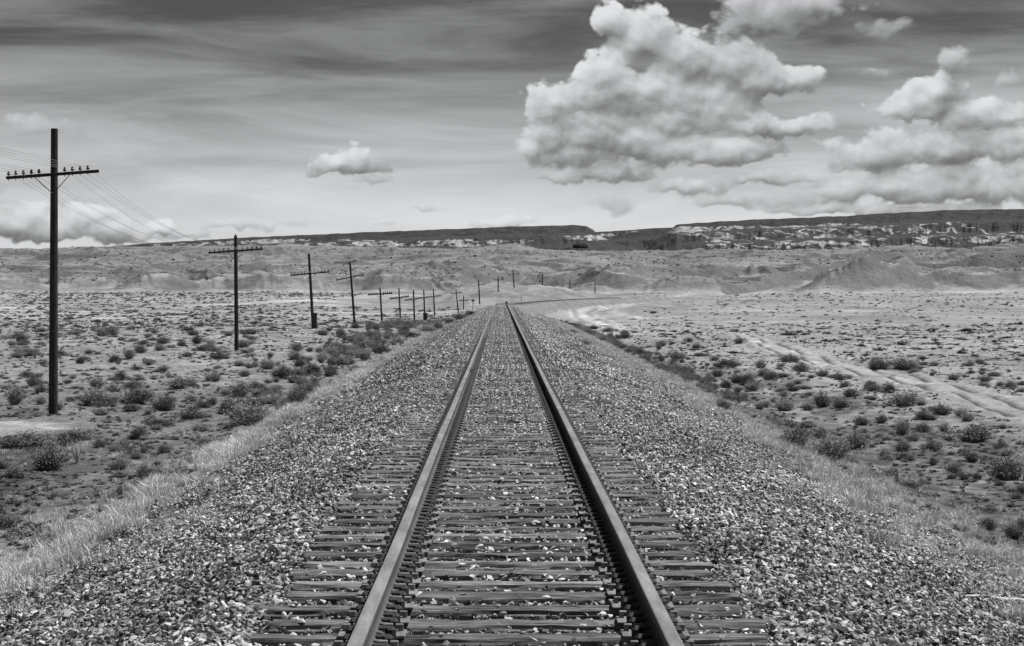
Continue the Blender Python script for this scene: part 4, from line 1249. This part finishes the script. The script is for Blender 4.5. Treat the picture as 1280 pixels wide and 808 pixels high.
for i, (tx, ty, bx, by, ax, ay, bx2, by2, dist) in enumerate(POLES):
    top = W_(tx, ty, dist); bot = W_(bx, by, dist)
    gz = float(ground(bot.x, dist)); 
    d = (top - bot)
    bz = min(gz, bot.z)
    foot = bot + d * ((bz - .4 - bot.z) / d.z)
    base = bot + d * ((gz - bot.z) / d.z)
    root = empty('telegraph_pole', base)
    tag(root, P_LABEL[i], 'telegraph pole', 'telegraph poles along the line' if i < 17 else None)
    r0, r1 = (.150, .112) if i == 0 else ((.125, .095) if dist < 300 else ((.16, .12) if dist < 500 else (.21, .17)))
    bm = bmesh.new()
    n_ = 9
    pts = [foot.lerp(top, k / n_) - base for k in range(n_ + 1)]
    rad_ = [r0 + (r1 - r0) * k / n_ for k in range(n_ + 1)]
    if i != 0:
        pts.append(pts[-1] + Vector((0, 0, .14))); rad_.append(.02)
    tube(bm, pts, rad_, 14 if dist < 200 else 8)
    me = bm_mesh('post', bm)
    link('post', me, M_pole, root)
    A0 = W_(ax, ay, dist); B0 = W_(bx2, by2, dist)
    ctr = (A0 + B0) / 2; v = (B0 - A0); L = v.length
    fy = -.16
    A1 = A0 + Vector((0, fy, 0)) - base; B1 = B0 + Vector((0, fy, 0)) - base
    rotq = v.normalized().to_track_quat('X', 'Z')
    bm = bmesh.new(); th = .10 if dist < 200 else .14
    box(bm, (0, 0, 0), (L, .095, th), None, .008)
    arm = link('crossarm', bm_mesh('crossarm', bm), M_arm, root)
    arm.location = (A1 + B1) / 2; arm.rotation_euler = rotq.to_euler()
    ins = []
    if dist < 500:
        fr = [.025, .102, .185, .270, .352, .63, .712, .797, .880] if i == 0 else [.03, .115, .20, .285, .37, .63, .715, .80, .885, .97]
        for f in fr:
            p = A1.lerp(B1, f)
            bm = bmesh.new(); s_ = 1.0 if dist < 200 else 1.3
            tube(bm, [Vector((0, 0, -.10)), Vector((0, 0, .13)) * s_], .012, 6)
            pin = link('insulator_pin', bm_mesh('insulator_pin', bm), M_rust, root, p)
            bm = bmesh.new()
            prof = [(0.0, .055), (.03, .052), (.042, .058), (.06, .045), (.07, .034), (.085, .036), (.1, .04), (.125, .03), (.135, .01)]
            tube(bm, [Vector((0, 0, .08 + a * s_)) for a, _ in prof], [b * s_ for _, b in prof], 10)
            link('insulator', bm_mesh('insulator', bm, True), M_glass, pin)
            ins.append(base + p + Vector((0, 0, .165 * s_)))
    arm_pts.append(ins)
    # flat iron braces from the arm down to the post
    if dist < 400:
        mid = (pts[0] + (top - base))  # unused guide
        axp = lambda zf: base + (top - base) * zf
        fr_c = (ctr - base); 
        jz = ctr.z - (.62 if i == 0 else .50)
        t_ = (jz - base.z) / (top.z - base.z); J = base.lerp(top, t_) + Vector((0, fy - .0, 0)) - base
        for s in (-1, 1):
            K = (A1 + B1) / 2 + v.normalized() * s * (.62 if i == 0 else .5) + Vector((0, -.058, 0))
            bm = bmesh.new(); tube(bm, [J + Vector((s * .01, -.012, 0)), K], .014 if dist < 150 else .02, 5)
            link('brace', bm_mesh('brace', bm), M_rust, root)
# short posts / boxes at two poles
def stub(px, py0, py1, w, dist, name, label):
    a = W_(px, py1, dist); gz = float(ground(a.x, dist)); b = W_(px, py0, dist)
    root = empty(name, (a.x, dist, gz))
    H = max(b.z - gz, .6); ww = w / FPX * dist
    bm = bmesh.new(); box(bm, (0, 0, H / 2 - .1), (ww, ww * .8, H + .2), None, .02); link('case', bm_mesh('case', bm), M_box, root)
    bm = bmesh.new(); box(bm, (0, 0, H + .02), (ww * 1.12, ww * .95, .05), None, .01); link('lid', bm_mesh('lid', bm), M_box, root)
    tag(root, label, 'box')
stub(394.0, 392, 411, 4.4, 141.4, 'relay_box', 'dark narrow upright box standing against the foot of the third telegraph pole')
stub(531.6, 391.5, 400, 5.0, 351, 'relay_box', 'dark squat box at the foot of a distant telegraph pole')
# marker posts
def post(px, py0, py1, dist, rr, m, label, name='marker_post', head=None):
    b = W_(px, py1, dist); t = W_(px, py0, dist); gz = float(ground(b.x, dist))
    root = empty(name, (b.x, dist, gz)); H = max(t.z - gz, .5)
    bm = bmesh.new(); tube(bm, [(0, 0, -.2), (0, 0, H)], [rr, rr * .9], 8); link('post', bm_mesh('post', bm), m, root)
    if head:
        bm = bmesh.new(); box(bm, (0, -.04, H - head[1] / 2), (head[0], .04, head[1]), None, .005); link('plate', bm_mesh('plate', bm), m, root)
    tag(root, label, 'post')
xw, yw, _ = hit(800.5, 411)
post(800.3, 399.5, 411, yw, .075, M_white, 'small white marker post on the flat right of the bank')
post(591.2, 374.8, 386, 300, .05, M_box, 'small dark sign post beside the left ballast edge near the crest', 'sign_post', (.45, .3))
post(633.2, 377.2, 382, 262, .05, M_box, 'tiny dark switch marker standing beside the rails at the crest', 'marker_post', (.32, .32))
post(651.5, 369, 376, 470, .06, M_box, 'thin dark mile post beside the far curve of the track', 'marker_post')

# ------------------------------------------------------------------ wires
BEH = 18.5
ords = ['outermost left', 'second', 'third', 'fourth', 'fifth', 'sixth', 'seventh', 'eighth', 'ninth']
for k in range(9):
    p1 = arm_pts[0][k]; j = k if k < 5 else k
    p2 = arm_pts[1][k]
    p3 = arm_pts[2][k]
    p0 = Vector((p1.x, BEH, p1.z + .15))
    bm = bmesh.new()
    chain = []
    for a, b, sag in ((p0, p1, .30), (p1, p2, .75 + .12 * (k % 3)), (p2, p3, .6)):
        m_ = 16
        for q in range(m_ + (b is p3)):
            t = q / m_; p = a.lerp(b, t); p.z -= sag * 4 * t * (1 - t); chain.append(p)
    o0 = chain[0].copy()
    # wires are thin: a few millimetres
    tube(bm, [p - o0 for p in chain], .0045, 4)
    w = link('telegraph_wire', bm_mesh('telegraph_wire', bm), M_wire, None, o0)
    tag(w, 'thin sagging wire on the %s insulator from the left of the nearest pole' % ords[k] if k else 'thin sagging wire on the outermost left insulator of the nearest pole', 'wire', 'telegraph wires')
# dark pole out of frame on the left carries the near ends of the wires: not in view, so not built
